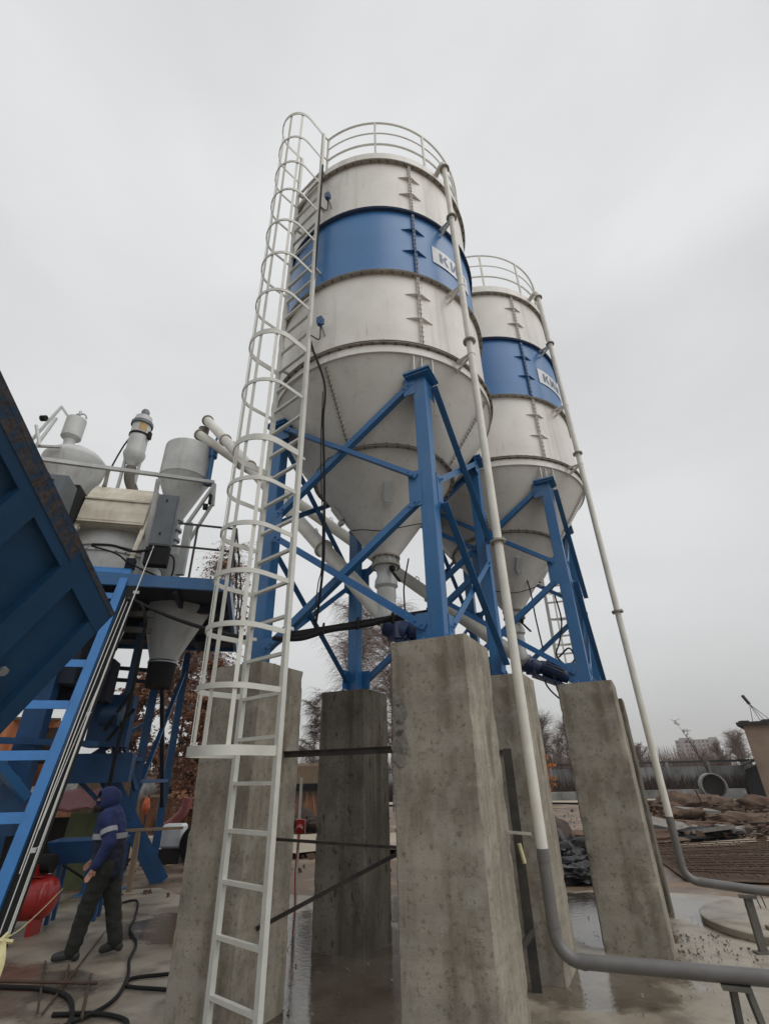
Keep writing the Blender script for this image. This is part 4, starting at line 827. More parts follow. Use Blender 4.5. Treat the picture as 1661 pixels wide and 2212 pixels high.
# ------------------------------------------------------------------ cables across to the silo
def cable(pts, r_, lb, n='cable', m=BLACK, grp=None, k=8):
    o = MB().tube(spline(pts, k), r_, 7).build(n, m, None, 60); tag(o, lb, 'cable', grp); return o
cable([at(-29.0, .30, 9.7), at(-27.9, .297, 9.5), at(-26.1, .285, 9.3), at(-23, .268, 8.8), at(-18.5, .250, 7.6), at(-14.5, .243, 6.3), at(-11.6, .244, 5.4)], .032, 'thick black cable bundle sagging from the mixing tower across to the ladder', 'cable_bundle')
cable([at(-28.3, .30, 9.5), at(-27.3, .29, 9.4), at(-26.7, .262, 9.4), at(-26.6, .235, 9.5), at(-26.55, .128, 9.6), at(-26.8, .05, 9.7), at(-26.7, -.06, 9.8)], .03, 'black cable bending down the tower leg above the worker', 'cable_bundle')
b = MB(); b.bar((-1.02, 5.12, 3.07), (.42, 4.84, 3.19), .05, .055); b.tube(spline([(-1.2, 5.16, 3.05), (-.9, 5.08, 3.02), (-.6, 5.03, 3.085), (-.2, 4.94, 3.11), (.1, 4.88, 3.17), (.44, 4.82, 3.17)], 6), .026, 7)
for k in range(5):
    f = k / 4; p = Vector((-1.02, 5.10, 3.07)).lerp(Vector((.42, 4.82, 3.19)), f); b.box(p, (.02, .09, .11), .2)
o = b.build('tray_and_shade_strip', BLACKM); tag(o, 'black steel cable tray crossing between the front silo legs above the pillars', 'cable tray')
cp = [loc2w(S1, pol(RS + .14, -95.2, z)) for z in (10.85, 10.0, 8.93)] + [loc2w(S1, pol(RS + .12, -96.2, z)) for z in (7.56, 6.79)]
cable(cp + [at(-8.8, .93, 4.6), at(-8.7, .80, 4.66), at(-8.25, .66, 4.72), at(-7.95, .53, 4.75), at(-7.8, .42, 4.8), at(-8.1, .33, 4.9), at(-8.5, .262, 5.0)], .014, 'long black cable hanging down the left face of the nearer silo', k=10)
cable([at(-8.95, .9, 4.62), at(-8.8, .7, 4.7), at(-8.1, .5, 4.78), at(-8.0, .40, 4.85), at(-8.35, .36, 4.85), at(-8.6, .28, 4.95)], .006, 'thin black cord hanging beside the long black cable', k=10)
for z_ in (9.80, 6.95):
    o = MB().tube(spline([loc2w(S1, pol(RS + .1, -91.3, z_)), loc2w(S1, pol(RS + .06, -92.5, z_ - .2)), loc2w(S1, pol(RS + .14, -95.2, z_ - .16))], 6), .008, 6).build('cable', BLACK); tag(o, 'thin lead curling from the %s blue sensor on the nearer silo' % ('upper' if z_ > 8 else 'lower'), 'cable')
cable([at(2.9, .42, 5.9), at(2.2, .36, 5.8), at(2.15, .32, 5.7), at(2.2, .285, 5.6)], .010, 'thin black cord hanging straight down beside the nearest blue leg')
cable([at(15.8, .43, 8.6), at(16.5, .38, 8.5), at(17.0, .33, 8.5), at(17.1, .27, 8.4), at(17.3, .21, 8.2)], .012, 'thin black cord hanging under the rear silo cone')
cable([at(19.6, .31, 8.3), at(19.8, .26, 8.3), at(19.2, .22, 8.2), at(18.6, .195, 8.1), at(19.4, .175, 8.0), at(20.4, .185, 8.0), at(20.0, .205, 8.0), at(18.8, .19, 8.0)], .013, 'black cable coiled in a loose loop beside the rear silo legs')
cable([at(17.9, .16, 7.6), at(18.2, .125, 7.5), at(19.0, .115, 7.5), at(19.6, .125, 7.5)], .012, 'black cable loop drooping below the rear screw motor')

# ------------------------------------------------------------------ steel between the pillars
def steel(p, q, w_, h_, lb, n='steel_angle', m=STEELD):
    b = MB(); p = Vector(p); q = Vector(q); w_ *= .72; h_ *= .72; b.bar(p, q, w_, .008); b.bar(p + Vector((0, 0, -h_ / 2)), q + Vector((0, 0, -h_ / 2)), .008, h_); o = b.build(n, m); tag(o, lb, 'steel bar', 'dark steel bars tying the pillars'); return o
PA = S1 + U * HS - V * HS; PB = S1 - U * HS - V * HS; PD = S1 + U * HS + V * HS
steel(PB + U * .35 + V * .1 + Vector((0, 0, 1.98)), PA - U * .35 + V * .1 + Vector((0, 0, 1.98)), .07, .075, 'dark horizontal steel angle between the ladder pillar and nearest pillar, at head height')
steel(PB + U * .35 + V * .0 + Vector((0, 0, 1.27)), PA - U * .35 + V * .0 + Vector((0, 0, 1.24)), .03, .028, 'thin dark horizontal bar at waist height between the two front pillars')
steel(PB + U * .35 + V * -.12 + Vector((0, 0, .66)), PA - U * .35 - V * -.02 + Vector((0, 0, 1.27)), .035, .04, 'dark diagonal bar rising toward the nearest pillar')
b = MB(); q = Vector((1.262, 5.90, 0)); b.channel(q, q + Vector((0, 0, 1.98)), .09, .05, (-.2, -.98, 0), .007); b.bar(q + Vector((.03, -.02, .45)), q + Vector((-.14, -.1, .32)), .03, .05)
o = b.build('steel_post', STEELD); tag(o, 'dark upright steel channel standing behind the nearer fill pipe', 'post')
steel(PA + V * .35 + Vector((0, 0, 1.97)), PD - V * .35 + Vector((0, 0, 1.97)), .06, .06, 'dark steel angle running back from the nearest pillar, seen end on')
b = MB(); b.tube([q + Vector((.02, -.07, .97)), q + Vector((-.01, -.07, 1.13))], .02, 8); o = b.build('foam_blob', YELT); tag(o, 'yellowish lump of foam stuck to the dark upright channel', 'foam')

# ================================================================== BACKGROUND RIGHT
# concrete panel fence across the back
fz = thing('panel_fence', 'long grey concrete panel fence with dark top rail beyond the road', 'fence', (22, 44, 0))
F0 = Vector((-60, 62, 0)); F1 = Vector((36.5, 41.5, 0)); fd = (F1 - F0).normalized(); L_ = (F1 - F0).length
MB().bar(F0 + Vector((0, 0, .95)), F1 + Vector((0, 0, .95)), .14, 1.9).build('panel_wall', WALLC, fz, world=True)
MB().bar(F0 + Vector((0, 0, 2.22)), F1 + Vector((0, 0, 2.22)), .30, .16).build('top_rail', FENCED, fz, world=True)
n = int(L_ / 3.0)
for k in range(n + 1):
    p = F0 + fd * (3.0 * k)
    if p.x > 3: MB().box(p + Vector((-.05, -.12, 1.12)), (.22, .22, 2.2)).build('fence_post', WALLC, fz, world=True)
# distant apartment block
ab = thing('apartment_block', 'pale multi-storey apartment block far away over the fence', 'building', (246.5, 435, 0), R(-30))
def abx(x, z_, w_, h_, y=0, d=12): return MB().box((x, y, z_), (w_, d, h_))
abx(-1, 11, 30, 22).build('wall', PANEL, ab); abx(-8.5, 22.8, 9, 1.6, 0, 8).build('roof_house', PANEL, ab); abx(10.5, 22.6, 6, 1.2, 0, 8).build('roof_house', PANEL, ab)
for r_ in range(7):
    for c_ in range(10):
        MB().box((-14.4 + 2.95 * c_, -6.02, 3.0 + 2.9 * r_), (1.6, .1, 1.5)).build('window', GLASSF, ab)
for c_ in range(3):
    MB().box((-11 + 10 * c_, -6.6, 11.3), (2.2, 1.1, 20)).build('balcony_stack', PANEL, ab)
# brick shed at the right edge with flat dark roof, and a floodlight mast on it
bs = thing('brick_building', 'low tan brick building with dark flat roof cut by the right edge', 'building', (28, 38, 0))
q0 = at(33.35, 0, 44); q0.z = 0; q1 = q0 + Vector((9, -6.2, 0)); q2 = q1 + Vector((6.8, 9, 0)); q3 = q0 + Vector((6.8, 9, 0))
H_ = 4.25; P_ = [q0, q1, q2, q3]
MB().hexa([p for p in P_] + [p + Vector((0, 0, H_)) for p in P_]).build('wall', BRICKT, bs, world=True)
cc = (q0 + q2) / 2; MB().hexa([cc + (p - cc) * 1.06 + Vector((0, 0, H_ + .001)) for p in P_] + [cc + (p - cc) * 1.06 + Vector((0, 0, H_ + .22)) for p in P_]).build('roof', ROOFD, bs, world=True)
for k in range(6): MB().box(q0.lerp(q1, .02 + .12 * k) + Vector((0.1, .3, H_ + .27)), (.5, .4, .12)).build('roof_block', ROOFD, bs, world=True)
dk = thing('dark_shed', 'black open-fronted lean-to beside the tan brick building', 'shed', (24, 38, 0))
s0 = at(32.2, 0, 44); s0.z = 0
MB().hexa([s0, q0 + Vector((-.02, 0, 0)), q0 + Vector((1.9, 2.6, 0)), s0 + Vector((1.9, 2.6, 0)), s0 + Vector((0.2, 0, 1.6)), q0 + Vector((-.02, 0, 1.85)), q0 + Vector((1.9, 2.6, 1.85)), s0 + Vector((1.9, 2.6, 1.6))]).build('wall', BLACKM, dk, world=True)  # closed block; its black stands for the shaded inside of the open front
MB().bar(s0 + Vector((-.1, -.2, 1.80)), q0 + Vector((-.15, -.2, 2.1)), .5, .08).build('roof', ROOFD, dk, world=True)
m_ = at(34.5, 0, 45.5); m_.z = H_ + .3
ml = thing('floodlight_mast', 'small tripod mast with one floodlight on the brick building roof', 'mast', m_)
ap = m_ + Vector((-.1, 0, 1.15))
for dx, dy in ((-.3, 0), (.5, .3), (.3, -.4), (1.2, .2)): MB().tube([m_ + Vector((dx, dy, 0)), ap], .02, 5).build('leg', STEELD, ml, world=True)
MB().bar(ap, ap + Vector((-.3, 0, .6)), .2, .12).build('floodlight', STEELD, ml, world=True)
b = MB(); pp = q0.lerp(q1, .35) + Vector((0, 1, H_ + .9)); b.bar(pp, pp + Vector((3, -.5, 0)), .04, .04)
b.build('cable_rail', STEELD, bs, world=True)
# concrete culvert ring standing in the weeds
rc = at(29.7, -.0245, 41); ring = MB().lathe([(.66, -.3), (.73, -.3), (.73, .5), (.66, .5), (.66, -.3)], rc, 40, axis=(math.sin(R(29.7)) * .55, math.cos(R(29.7)), 0)).build('culvert_ring', WALLC, None, 40)
dd_ = MB().lathe([(.001, .2), (.66, .2)], rc, 30, axis=(math.sin(R(29.7)) * .55, math.cos(R(29.7)), 0)).build('shade_disc', ROOFD, ring)  # dark disc put in for the shade inside the ring
tag(ring, 'pale concrete culvert ring standing upright in the dark weeds before the fence', 'ring')
tag(MB().box(at(23.5, -.036, 40), (13, .5, .5), -.1).build('kerb_block', WALLC), 'low grey concrete kerb line along the far side of the road', 'kerb')
# rebar mat over mud
b = MB(); a_, c_, d_, e_ = Vector((6.0, 14.0, .13)), Vector((12.6, 15.2, .13)), Vector((9.6, 9.0, .13)), Vector((5.15, 10.7, .13))
MBm = MB().add([p - Vector((0, 0, .1)) for p in (a_, c_, d_, e_)], [(3, 2, 1, 0)]); structure(MBm.build('mud_bed', DIRT))
for k in range(44):
    f = k / 43; w1 = .03 * random.uniform(-1, 1); b.tube([e_.lerp(d_, f) + Vector((0, 0, w1)), a_.lerp(c_, f) + Vector((0, 0, w1))], .011, 5)
for k in range(26):
    f = k / 25; w1 = .02 * random.uniform(-1, 1); b.tube([e_.lerp(a_, f) + Vector((0, 0, w1 + .02)), d_.lerp(c_, f) + Vector((0, 0, w1 + .02))], .013, 5)
o = b.build('rebar_mat', RUSTY); tag(o, 'large rusty rebar mat laid flat on the mud at the right edge', 'rebar mat')
# round slab with lifting loops, gloves and tool on it
dc = Vector((5.02, 7.72, 0)); dsk = thing('round_slab', 'round concrete manhole slab lying on the ground by the farther pipe bend', 'slab', dc)
MB().lathe([(1.10, .0), (1.12, .02), (1.12, .085), (1.10, .10), (.30, .105), (.30, .02)], (0, 0, 0), 60).build('slab_disc', SLAB, dsk, 40)
for (x, y) in ((-.55, .15), (-.15, .55), (.4, -.5)):
    MB().tube(spline([(x, y, .10), (x - .02, y, .22), (x + .04, y, .24), (x + .07, y, .10)], 5), .008, 6).build('lifting_loop', RUSTY, dsk, 60)
b = MB(); g = Vector((4.62, 7.22, .10)); b.bar(g + Vector((-.30, .05, .03)), g + Vector((.25, -.05, .03)), .08, .035); b.bar(g + Vector((-.05, .14, .02)), g + Vector((.4, .1, .02)), .07, .03); o = b.build('wood_offcut', WOOD) if False else None
for k, (dx, dy, rz) in enumerate(((-.28, .02, -.15), (.02, .16, .2))):
    o = MB().box(g + Vector((dx + .15, dy, .02)), (.42, .09, .035), rz).build('wood_offcut', WOOD); tag(o, ('wood offcut lying nearest the rim of the round slab', 'shorter wood offcut further in on the round slab')[k], 'wood', 'wood scraps on the round slab')
def lumpy(c, rx, ry, rz_, seed, n=14, rough=.35):
    b = MB(); vs = []; m2 = n
    for j in range(m2 + 1):
        ph = math.pi * j / m2
        for i in range(2 * n):
            t_ = math.pi * i / n; d = Vector((math.sin(ph) * math.cos(t_), math.sin(ph) * math.sin(t_), math.cos(ph)))
            q = 1 + rough * mnoise.noise(d * 1.6 + Vector((seed * 3.1, 0, 0))) + rough * .5 * mnoise.noise(d * 4 + Vector((seed, 4, 0))) + rough * .35 * mnoise.noise(d * 9 + Vector((seed, 1, 3)))
            vs.append((c[0] + rx * q * d.x, c[1] + ry * q * d.y, max(c[2] + rz_ * q * d.z, .015)))
    b.add(vs, [(j * 2 * n + i, j * 2 * n + (i + 1) % (2 * n), (j + 1) * 2 * n + (i + 1) % (2 * n), (j + 1) * 2 * n + i) for j in range(m2) for i in range(2 * n)]); return b
o = lumpy((4.95, 7.42, .16), .16, .11, .07, 3, rough=.6).build('work_glove', BLUEB, None, 70); tag(o, 'crumpled dark blue work gloves on the round slab', 'glove')
o = lumpy((4.85, 7.2, .14), .2, .07, .04, 8, rough=.6).build('hand_tool', STEELD, None, 70); tag(o, 'dark hand tool lying beside the gloves on the round slab', 'tool')
# dirt heaps and rubble
for k, (x, y, rx, ry, rz_, lb) in enumerate([(12.6, 24.6, 2.6, 1.0, .55, 'long brown earth heap below the sandy road'), (16.0, 23.2, 2.2, .9, .5, 'earth heap farthest right under the sandy road'), (9.4, 20.2, 1.3, .7, .42, 'small brown earth heap just right of the farther fill pipe'), (10.8, 18.6, 2.4, .8, .35, 'low wet earth heap behind the broken slabs'), (12.9, 19.0, 2.0, .8, .3, 'flattened earth heap beside the pale puddle'), (5.5, 15.2, 1.7, .8, .38, 'earth heap seen between the rear pillars')]):
    o = lumpy((x, y, .05), rx, ry, rz_, 20 + k, 34, .75).build('earth_heap', DIRT, None, 60); tag(o, lb, 'heap', 'earth heaps on the churned ground')
for k, (x, y, z_, sx_, sy_, rz, tl, lb) in enumerate([(8.2, 17.3, .28, 1.5, .7, -.5, .22, 'tilted broken concrete slab, leftmost of the rubble by the farther pipe'), (9.05, 16.6, .2, 1.1, .6, -.3, -.15, 'broken concrete slab in the middle of the rubble'), (9.9, 16.9, .18, .9, .5, .1, .12, 'broken slab at the right end of the rubble beside the pale puddle'), (10.7, 20.2, .45, 1.4, .6, .2, .1, 'pale slab lying on the earth heap behind the rubble')]):
    b = MB(); b.box((0, 0, 0), (sx_, sy_, .10)); o = b.build('broken_slab', MORTAR); o.location = (x, y, z_); o.rotation_euler = (tl, tl * .8, rz); tag(o, lb, 'slab', 'broken slabs on the mud')
o = lumpy((8.9, 16.9, .08), 1.3, .5, .16, 41, 14, .6).build('black_lump', BLACKM, None, 60); tag(o, 'black lump under the broken slabs', 'debris')  # black lump set beneath the slabs
b = MB(); b.tube([(12.2, 22.3, .0), (11.9, 22.2, 1.1)], .03, 6); o = b.build('marker_stake', RUSTY); tag(o, 'thin upright stake stuck in the mud right of the farther pipe', 'stake')
b = MB(); rg = random.Random(5)
for i in range(340):
    x = rg.gauss(9.6, 1.6); y = rg.gauss(17.2, 1.0) if i % 2 else rg.gauss(23.5, 1.2); x += (3 if y > 20 else 0); s_ = rg.uniform(.04, .16) * (1 + 1.2 * (rg.random() < .12)); z = .1 + (.3 if y > 20 else .12) * rg.random()
    ps = [Vector((x, y, z)) + Vector((rg.uniform(-1, 1), rg.uniform(-1, 1), rg.uniform(-.7, .7))) * s_ for q in range(6)]
    b.add(ps, [(0, 1, 2), (3, 4, 5), (0, 1, 4, 3), (1, 2, 5, 4), (2, 0, 3, 5)])
tag(b.build('rubble', [DIRT]), 'loose angular rubble and clods round the broken slabs and earth heaps', 'rubble', kind='stuff')
# sacks behind the rear pillars
for k, (x, y, rx, ry, z_, lb) in enumerate([(3.35, 10.7, .45, .25, .14, 'dark plastic sack at the bottom front of the pile between pillars'), (3.75, 11.3, .5, .3, .20, 'dark plastic sack in the middle of the pile between pillars'), (3.5, 12.1, .55, .3, .28, 'dark sack at the back of the pile between pillars'), (3.05, 11.2, .3, .22, .15, 'small dark sack at the left of the pile between pillars')]):
    o = lumpy((x, y, z_), rx, ry, z_ * 1.05, 50 + k, 26, .8).build('sack', BAG, None, 60); tag(o, lb, 'sack', 'dark sacks piled behind the pillars')
o = lumpy((3.75, 13.4, .35), .35, .6, .5, 60, 12, .2).build('net_roll', DBARK, None, 60); tag(o, 'dark rounded roll of netting standing behind the sacks', 'roll')

# ================================================================== VEGETATION
def tree(name, x, y, h, spread, seed, label, cat='tree', nb=9, twig=900, droop=.5, leafn=0, leafm=None, barkm=DBARK, r0=None, twr=.012, group=None, crown0=.25, lean=(0, 0), tlen=1.0, leafs=.05):
    rnd = random.Random(seed); t = thing(name, label, cat, (x, y, 0), 0, group); r0 = r0 or h * .011
    tr = [Vector((lean[0] * (i / 8) ** 1.5 + .05 * h * .1 * rnd.uniform(-1, 1) * (i > 0), lean[1] * (i / 8) ** 1.5 + .05 * h * .1 * rnd.uniform(-1, 1) * (i > 0), h * i / 8)) for i in range(9)]
    MB().tube(tr, [r0 * (1 - .9 * i / 8) for i in range(9)], 7).build('trunk', barkm, t, 60)
    segs = []; lm = MB()
    for k in range(nb):
        f = crown0 + (1 - crown0) * (k + rnd.random() * .6) / nb; i = min(7, int(f * 8)); p = tr[i].lerp(tr[i + 1], f * 8 - i)
        a = rnd.uniform(0, 6.28); ln_ = spread * (1.05 - .75 * f) * rnd.uniform(.7, 1.2); el = rnd.uniform(.5, 1.1)
        q = p.copy(); path = [q.copy()]; d = Vector((math.cos(a) * math.cos(el), math.sin(a) * math.cos(el), math.sin(el)))
        for s_ in range(6):
            q = q + d * ln_ / 6; path.append(q.copy()); d = (d + Vector((rnd.uniform(-.25, .25), rnd.uniform(-.25, .25), rnd.uniform(-.1, .2) - droop * .12 * s_))).normalized()
        rr = r0 * (1 - f) * .5 + min(.012, twr); lm.tube(path, [rr * (1 - .8 * s_ / 6) for s_ in range(7)], 5, cap=False)
        for s_ in range(1, 7): segs.append((path[s_ - 1], path[s_], f))
    for i in range(4, 8): segs.append((tr[i], tr[i + 1], .9))
    lm.build('limbs', barkm, t)['kind'] = 'stuff'
    tb = MB(); ends = []
    for k in range(twig):
        a_, c_, f = rnd.choice(segs); p = a_.lerp(c_, rnd.random()); an = rnd.uniform(0, 6.28); d = Vector((math.cos(an), math.sin(an), rnd.uniform(-.1, .9))).normalized(); L1 = tlen * rnd.uniform(.35, 1.1) * h / 12; pts = [p]
        for s_ in range(4):
            p = p + d * L1 / 4; pts.append(p.copy()); d = (d + Vector((rnd.uniform(-.2, .2), rnd.uniform(-.2, .2), -droop * .42))).normalized()
        tb.tube(pts, [twr, twr * .8, twr * .65, twr * .5, twr * .3], 3, cap=False); ends += pts[1:]
        if k % 2 == 0:
            p = pts[2]; d2 = (d + Vector((rnd.uniform(-.8, .8), rnd.uniform(-.8, .8), .2))).normalized(); tb.tube([p, p + d2 * L1 * .3, p + d2 * L1 * .5 + Vector((0, 0, -droop * L1 * .2))], [twr * .6, twr * .45, twr * .3], 3, cap=False)
    tb.build('crown', TWIG, t)
    if leafn:
        lf = MB()
        for k in range(leafn):
            p = rnd.choice(ends) + Vector((rnd.gauss(0, .045), rnd.gauss(0, .045), rnd.gauss(0, .045))); s_ = leafs * rnd.uniform(.6, 1.4)
            a = Vector((rnd.uniform(-1, 1), rnd.uniform(-1, 1), rnd.uniform(-1, 1))).normalized(); b_ = a.orthogonal().normalized() * s_; c_ = a.cross(b_).normalized() * s_ * .7
            lf.add([p - b_, p - c_, p + b_, p + c_], [(0, 1, 2, 3)])
        lf.build('leaves', leafm, t)
    return t
tree('birch_tree', -1.6, 27.0, 10.0, 4.6, 11, 'weeping bare birch seen through the silo legs, right above the dark pillar', nb=26, twig=2600, droop=.8, barkm=BARK, twr=.008, tlen=2.0, leafn=900, leafm=LEAFR, leafs=.03, group='birch trees')
tree('birch_tree', 0.2, 31.0, 11.3, 4.6, 12, 'tall bare birch directly behind the nearest pillar left edge', nb=26, twig=3000, droop=.8, barkm=BARK, twr=.009, tlen=2.0, leafn=900, leafm=LEAFR, leafs=.03, group='birch trees')
tree('birch_tree', -4.2, 30.0, 5.6, 2.2, 13, 'short bare birch between the ladder pillar and the dark pillar', nb=14, twig=2000, droop=.7, barkm=BARK, twr=.009, tlen=1.5, group='birch trees')
tree('birch_tree', -8.3, 24.0, 12.3, 3.4, 14, 'tall birch with rusty leaves rising behind the white cage', nb=16, twig=1300, droop=.9, barkm=BARK, twr=.010, tlen=1.6, leafn=7500, leafm=LEAFR, leafs=.05, group='russet trees')
tree('russet_tree', -10.2, 26.0, 8.6, 3.6, 15, 'dense russet-leaved tree behind the black rubber sleeve', nb=18, twig=1500, droop=.5, twr=.013, leafn=16000, leafm=LEAFR, crown0=.05, leafs=.065, group='russet trees')
tree('russet_tree', -7.4, 22.0, 6.0, 2.6, 16, 'lower russet tree close behind the caged ladder base', nb=18, twig=1500, droop=.5, twr=.012, leafn=15000, leafm=LEAFR, crown0=.03, leafs=.06, group='russet trees')
tree('russet_tree', -13.5, 28.0, 6.5, 3.6, 17, 'russet tree seen through the tower legs', nb=16, twig=1100, droop=.5, twr=.014, leafn=11000, leafm=LEAFR, crown0=.05, leafs=.07, group='russet trees')
tree('bare_tree', 15.2, 46.0, 5.2, 2.0, 18, 'reddish bare thicket tree over the fence between two pillars', nb=24, twig=1500, droop=-.15, twr=.008, r0=.045, tlen=2.6, group='bare trees by the fence')
tree('bare_tree', 13.2, 46.5, 5.8, 2.2, 19, 'bare upright tree close to the edge of the pillar behind the nearer pipe', nb=24, twig=1500, droop=-.15, twr=.008, r0=.045, tlen=2.6, group='bare trees by the fence')
tree('bare_tree', 31.6, 50.0, 4.4, 2.0, 20, 'bare young tree poking above the fence left of the brick building', nb=20, twig=700, droop=-.1, twr=.009, r0=.05, crown0=.3, tlen=2.4, group='bare trees by the fence')
tree('dead_tree', 21.9, 38.0, 4.6, 1.3, 21, 'leaning leafless dead tree in front of the distant apartment block', nb=9, twig=90, droop=0, twr=.02, crown0=.3, lean=(-1.5, 0), r0=.07, group='bare trees by the fence')
tree('orange_shrub', 9.7, 34.5, 2.6, .8, 22, 'shrub with bright orange leaves behind the pillar with the pipe', 'shrub', nb=9, twig=160, droop=0, twr=.012, leafn=900, leafm=LEAFO, crown0=.05, leafs=.05)
for k, (x, y, h, s_) in enumerate([(27.6, 61, 3.6, 2.8), (37.0, 62, 3.4, 3.0), (39.5, 62, 4.6, 3.4), (23, 62, 3.9, 3.0), (45, 60, 5.0, 3.5), (18.5, 60, 4.6, 3.0)]):
    tree('distant_tree', x, y, h + .2, s_, 30 + k, ['low distant bare tree beyond the fence just left of the apartment block', 'distant bare tree beyond the fence right of the apartment block', 'distant bare tree at the corner of the brick building roof', 'distant bare tree just right of the farther fill pipe', 'distant bare tree behind the brick building', 'distant bare tree between the two rightmost pillars'][k], nb=18, twig=900, droop=-.1, twr=.022, crown0=.05, tlen=2.2, r0=.08, group='distant trees beyond the fence')
# dry weeds: bands of thin blades
def weeds(name, fn, n, label, h=(.3, 1.1), m=WEED, wd=.02):
    rnd = random.Random(len(label)); b = MB()
    for k in range(n):
        x, y = fn(rnd); hh = rnd.uniform(*h); a = rnd.uniform(0, 3.14); dx, dy = math.cos(a) * wd, math.sin(a) * wd; lx, ly = rnd.uniform(-.25, .25) * hh, rnd.uniform(-.25, .25) * hh
        b.add([(x - dx, y - dy, 0), (x + dx, y + dy, 0), (x + lx, y + ly, hh)], [(0, 1, 2)])
    o = b.build(name, m); tag(o, label, 'weeds', kind='stuff'); return o
def along(r): f = r.random(); p = Vector((-20, 46.0, 0)).lerp(Vector((33, 37.6, 0)), f); return p.x + r.gauss(0, .5), p.y + r.uniform(-1.0, 3.6)
weeds('dry_weeds', along, 15000, 'tangled dark dry weeds along the foot of the concrete fence', (.5, 1.55), wd=.05)
def back(r): return r.uniform(-34, 40), r.uniform(64, 70)
weeds('far_thicket', back, 12000, 'reddish brown bare thicket far behind the concrete fence', (1.5, 4.6), TWIG, .07)
def lft(r): return r.uniform(-22, -1.5), r.uniform(22, 27)
weeds('brown_undergrowth', lft, 9000, 'brown undergrowth beneath the russet trees behind the tower', (.3, 1.3), LEAFR, .03)

# ================================================================== WORKER
def skinned(name, verts, edges, radii, m, parent, vox=.012, wr=0.0, sm=6):
    # tapered limbs fused into one continuous skin by a voxel remesh
    b = MB(); V_ = [Vector(v) for v in verts]
    rv = [r_ if isinstance(r_, (tuple, list)) else (r_, r_) for r_ in radii]
    n = 14
    for i, v in enumerate(V_):
        rx, ry = rv[i]
        vs_ = [v + Vector((rx * math.sin(math.pi * j / 8) * math.cos(2 * math.pi * k / n), ry * math.sin(math.pi * j / 8) * math.sin(2 * math.pi * k / n), min(rx, ry) * math.cos(math.pi * j / 8))) for j in range(9) for k in range(n)]
        b.add(vs_, [(j * n + (k + 1) % n, j * n + k, (j + 1) * n + k, (j + 1) * n + (k + 1) % n) for j in range(8) for k in range(n)][::-1])
    for (i, j) in edges:
        p, q = V_[i], V_[j]; d = (q - p).normalized(); a_ = d.orthogonal().normalized(); c_ = d.cross(a_); vs_ = []
        for (o_, rr_) in ((p, rv[i]), (q, rv[j])):
            for k in range(n):
                w_ = a_ * math.cos(2 * math.pi * k / n) + c_ * math.sin(2 * math.pi * k / n); vs_.append(o_ + Vector((w_.x * rr_[0], w_.y * rr_[1], w_.z * min(rr_))))
        b.add(vs_, [(k, (k + 1) % n, n + (k + 1) % n, n + k) for k in range(n)] + [tuple(range(n - 1, -1, -1)), tuple(range(n, 2 * n))])
    o = b.build(name + '_graph', m)
    md = o.modifiers.new('r', 'REMESH'); md.mode = 'VOXEL'; md.voxel_size = vox; md.use_smooth_shade = True
    sd = o.modifiers.new('s', 'SMOOTH'); sd.factor = .5; sd.iterations = sm
    dg = bpy.context.evaluated_depsgraph_get(); nm = bpy.data.meshes.new_from_object(o.evaluated_get(dg)); bpy.data.objects.remove(o)
    if wr:
        for v in nm.vertices:
            c_ = v.co; k = mnoise.noise(Vector((c_.x * 9, c_.y * 9, c_.z * 15))) + .5 * mnoise.noise(Vector((c_.x * 22, c_.y * 22, c_.z * 34))); v.co = c_ + v.normal * (k * wr)
    r_ = bpy.data.objects.new(name, nm); sc.collection.objects.link(r_); nm.materials.clear(); nm.materials.append(m)
    nm.polygons.foreach_set('use_smooth', [True] * len(nm.polygons)); r_.parent = parent; return r_
WO = Vector((-3.43, 7.18, 0.012))
wk = thing('person', 'worker in a hooded blue jacket with reflective bands and dark trousers, walking left', 'person', WO, R(8))
# local frame: the figure walks towards -x; -y is the side nearer the camera
J = dict(pel=(0, 0, .90), sp1=(-.02, 0, 1.05), sp2=(-.05, 0, 1.22), chest=(-.08, 0, 1.34), neck=(-.13, 0, 1.44), hd1=(-.165, 0, 1.50), hd2=(-.18, 0, 1.575), hd3=(-.17, 0, 1.63),
         shN=(-.06, -.17, 1.36), elN=(.04, -.23, 1.10), wrN=(-.06, -.25, .88), shF=(-.08, .17, 1.36), elF=(-.10, .23, 1.10), wrF=(-.24, .22, .92),
         hpN=(.0, -.09, .86), knN=(-.11, -.09, .48), anN=(-.17, -.09, .10), toN=(-.33, -.11, .05), hpF=(.0, .09, .86), knF=(.10, .09, .50), anF=(.22, .10, .12), toF=(.09, .10, .05))
names_ = list(J); ix = {k: i for i, k in enumerate(names_)}
rad = dict(pel=.13, sp1=.125, sp2=.13, chest=.13, neck=.055, hd1=.075, hd2=.09, hd3=.07, shN=.06, elN=.042, wrN=.03, shF=.06, elF=.042, wrF=.03, hpN=.085, knN=.058, anN=.04, toN=.035, hpF=.085, knF=.058, anF=.04, toF=.035)
ed = [('pel', 'sp1'), ('sp1', 'sp2'), ('sp2', 'chest'), ('chest', 'neck'), ('neck', 'hd1'), ('hd1', 'hd2'), ('hd2', 'hd3'), ('chest', 'shN'), ('shN', 'elN'), ('elN', 'wrN'), ('chest', 'shF'), ('shF', 'elF'), ('elF', 'wrF'),
      ('pel', 'hpN'), ('hpN', 'knN'), ('knN', 'anN'), ('anN', 'toN'), ('pel', 'hpF'), ('hpF', 'knF'), ('knF', 'anF'), ('anF', 'toF')]
vs = [J[k] for k in names_]; rr = [rad[k] * .8 for k in names_]; ee = [(ix[a], ix[b_]) for a, b_ in ed]
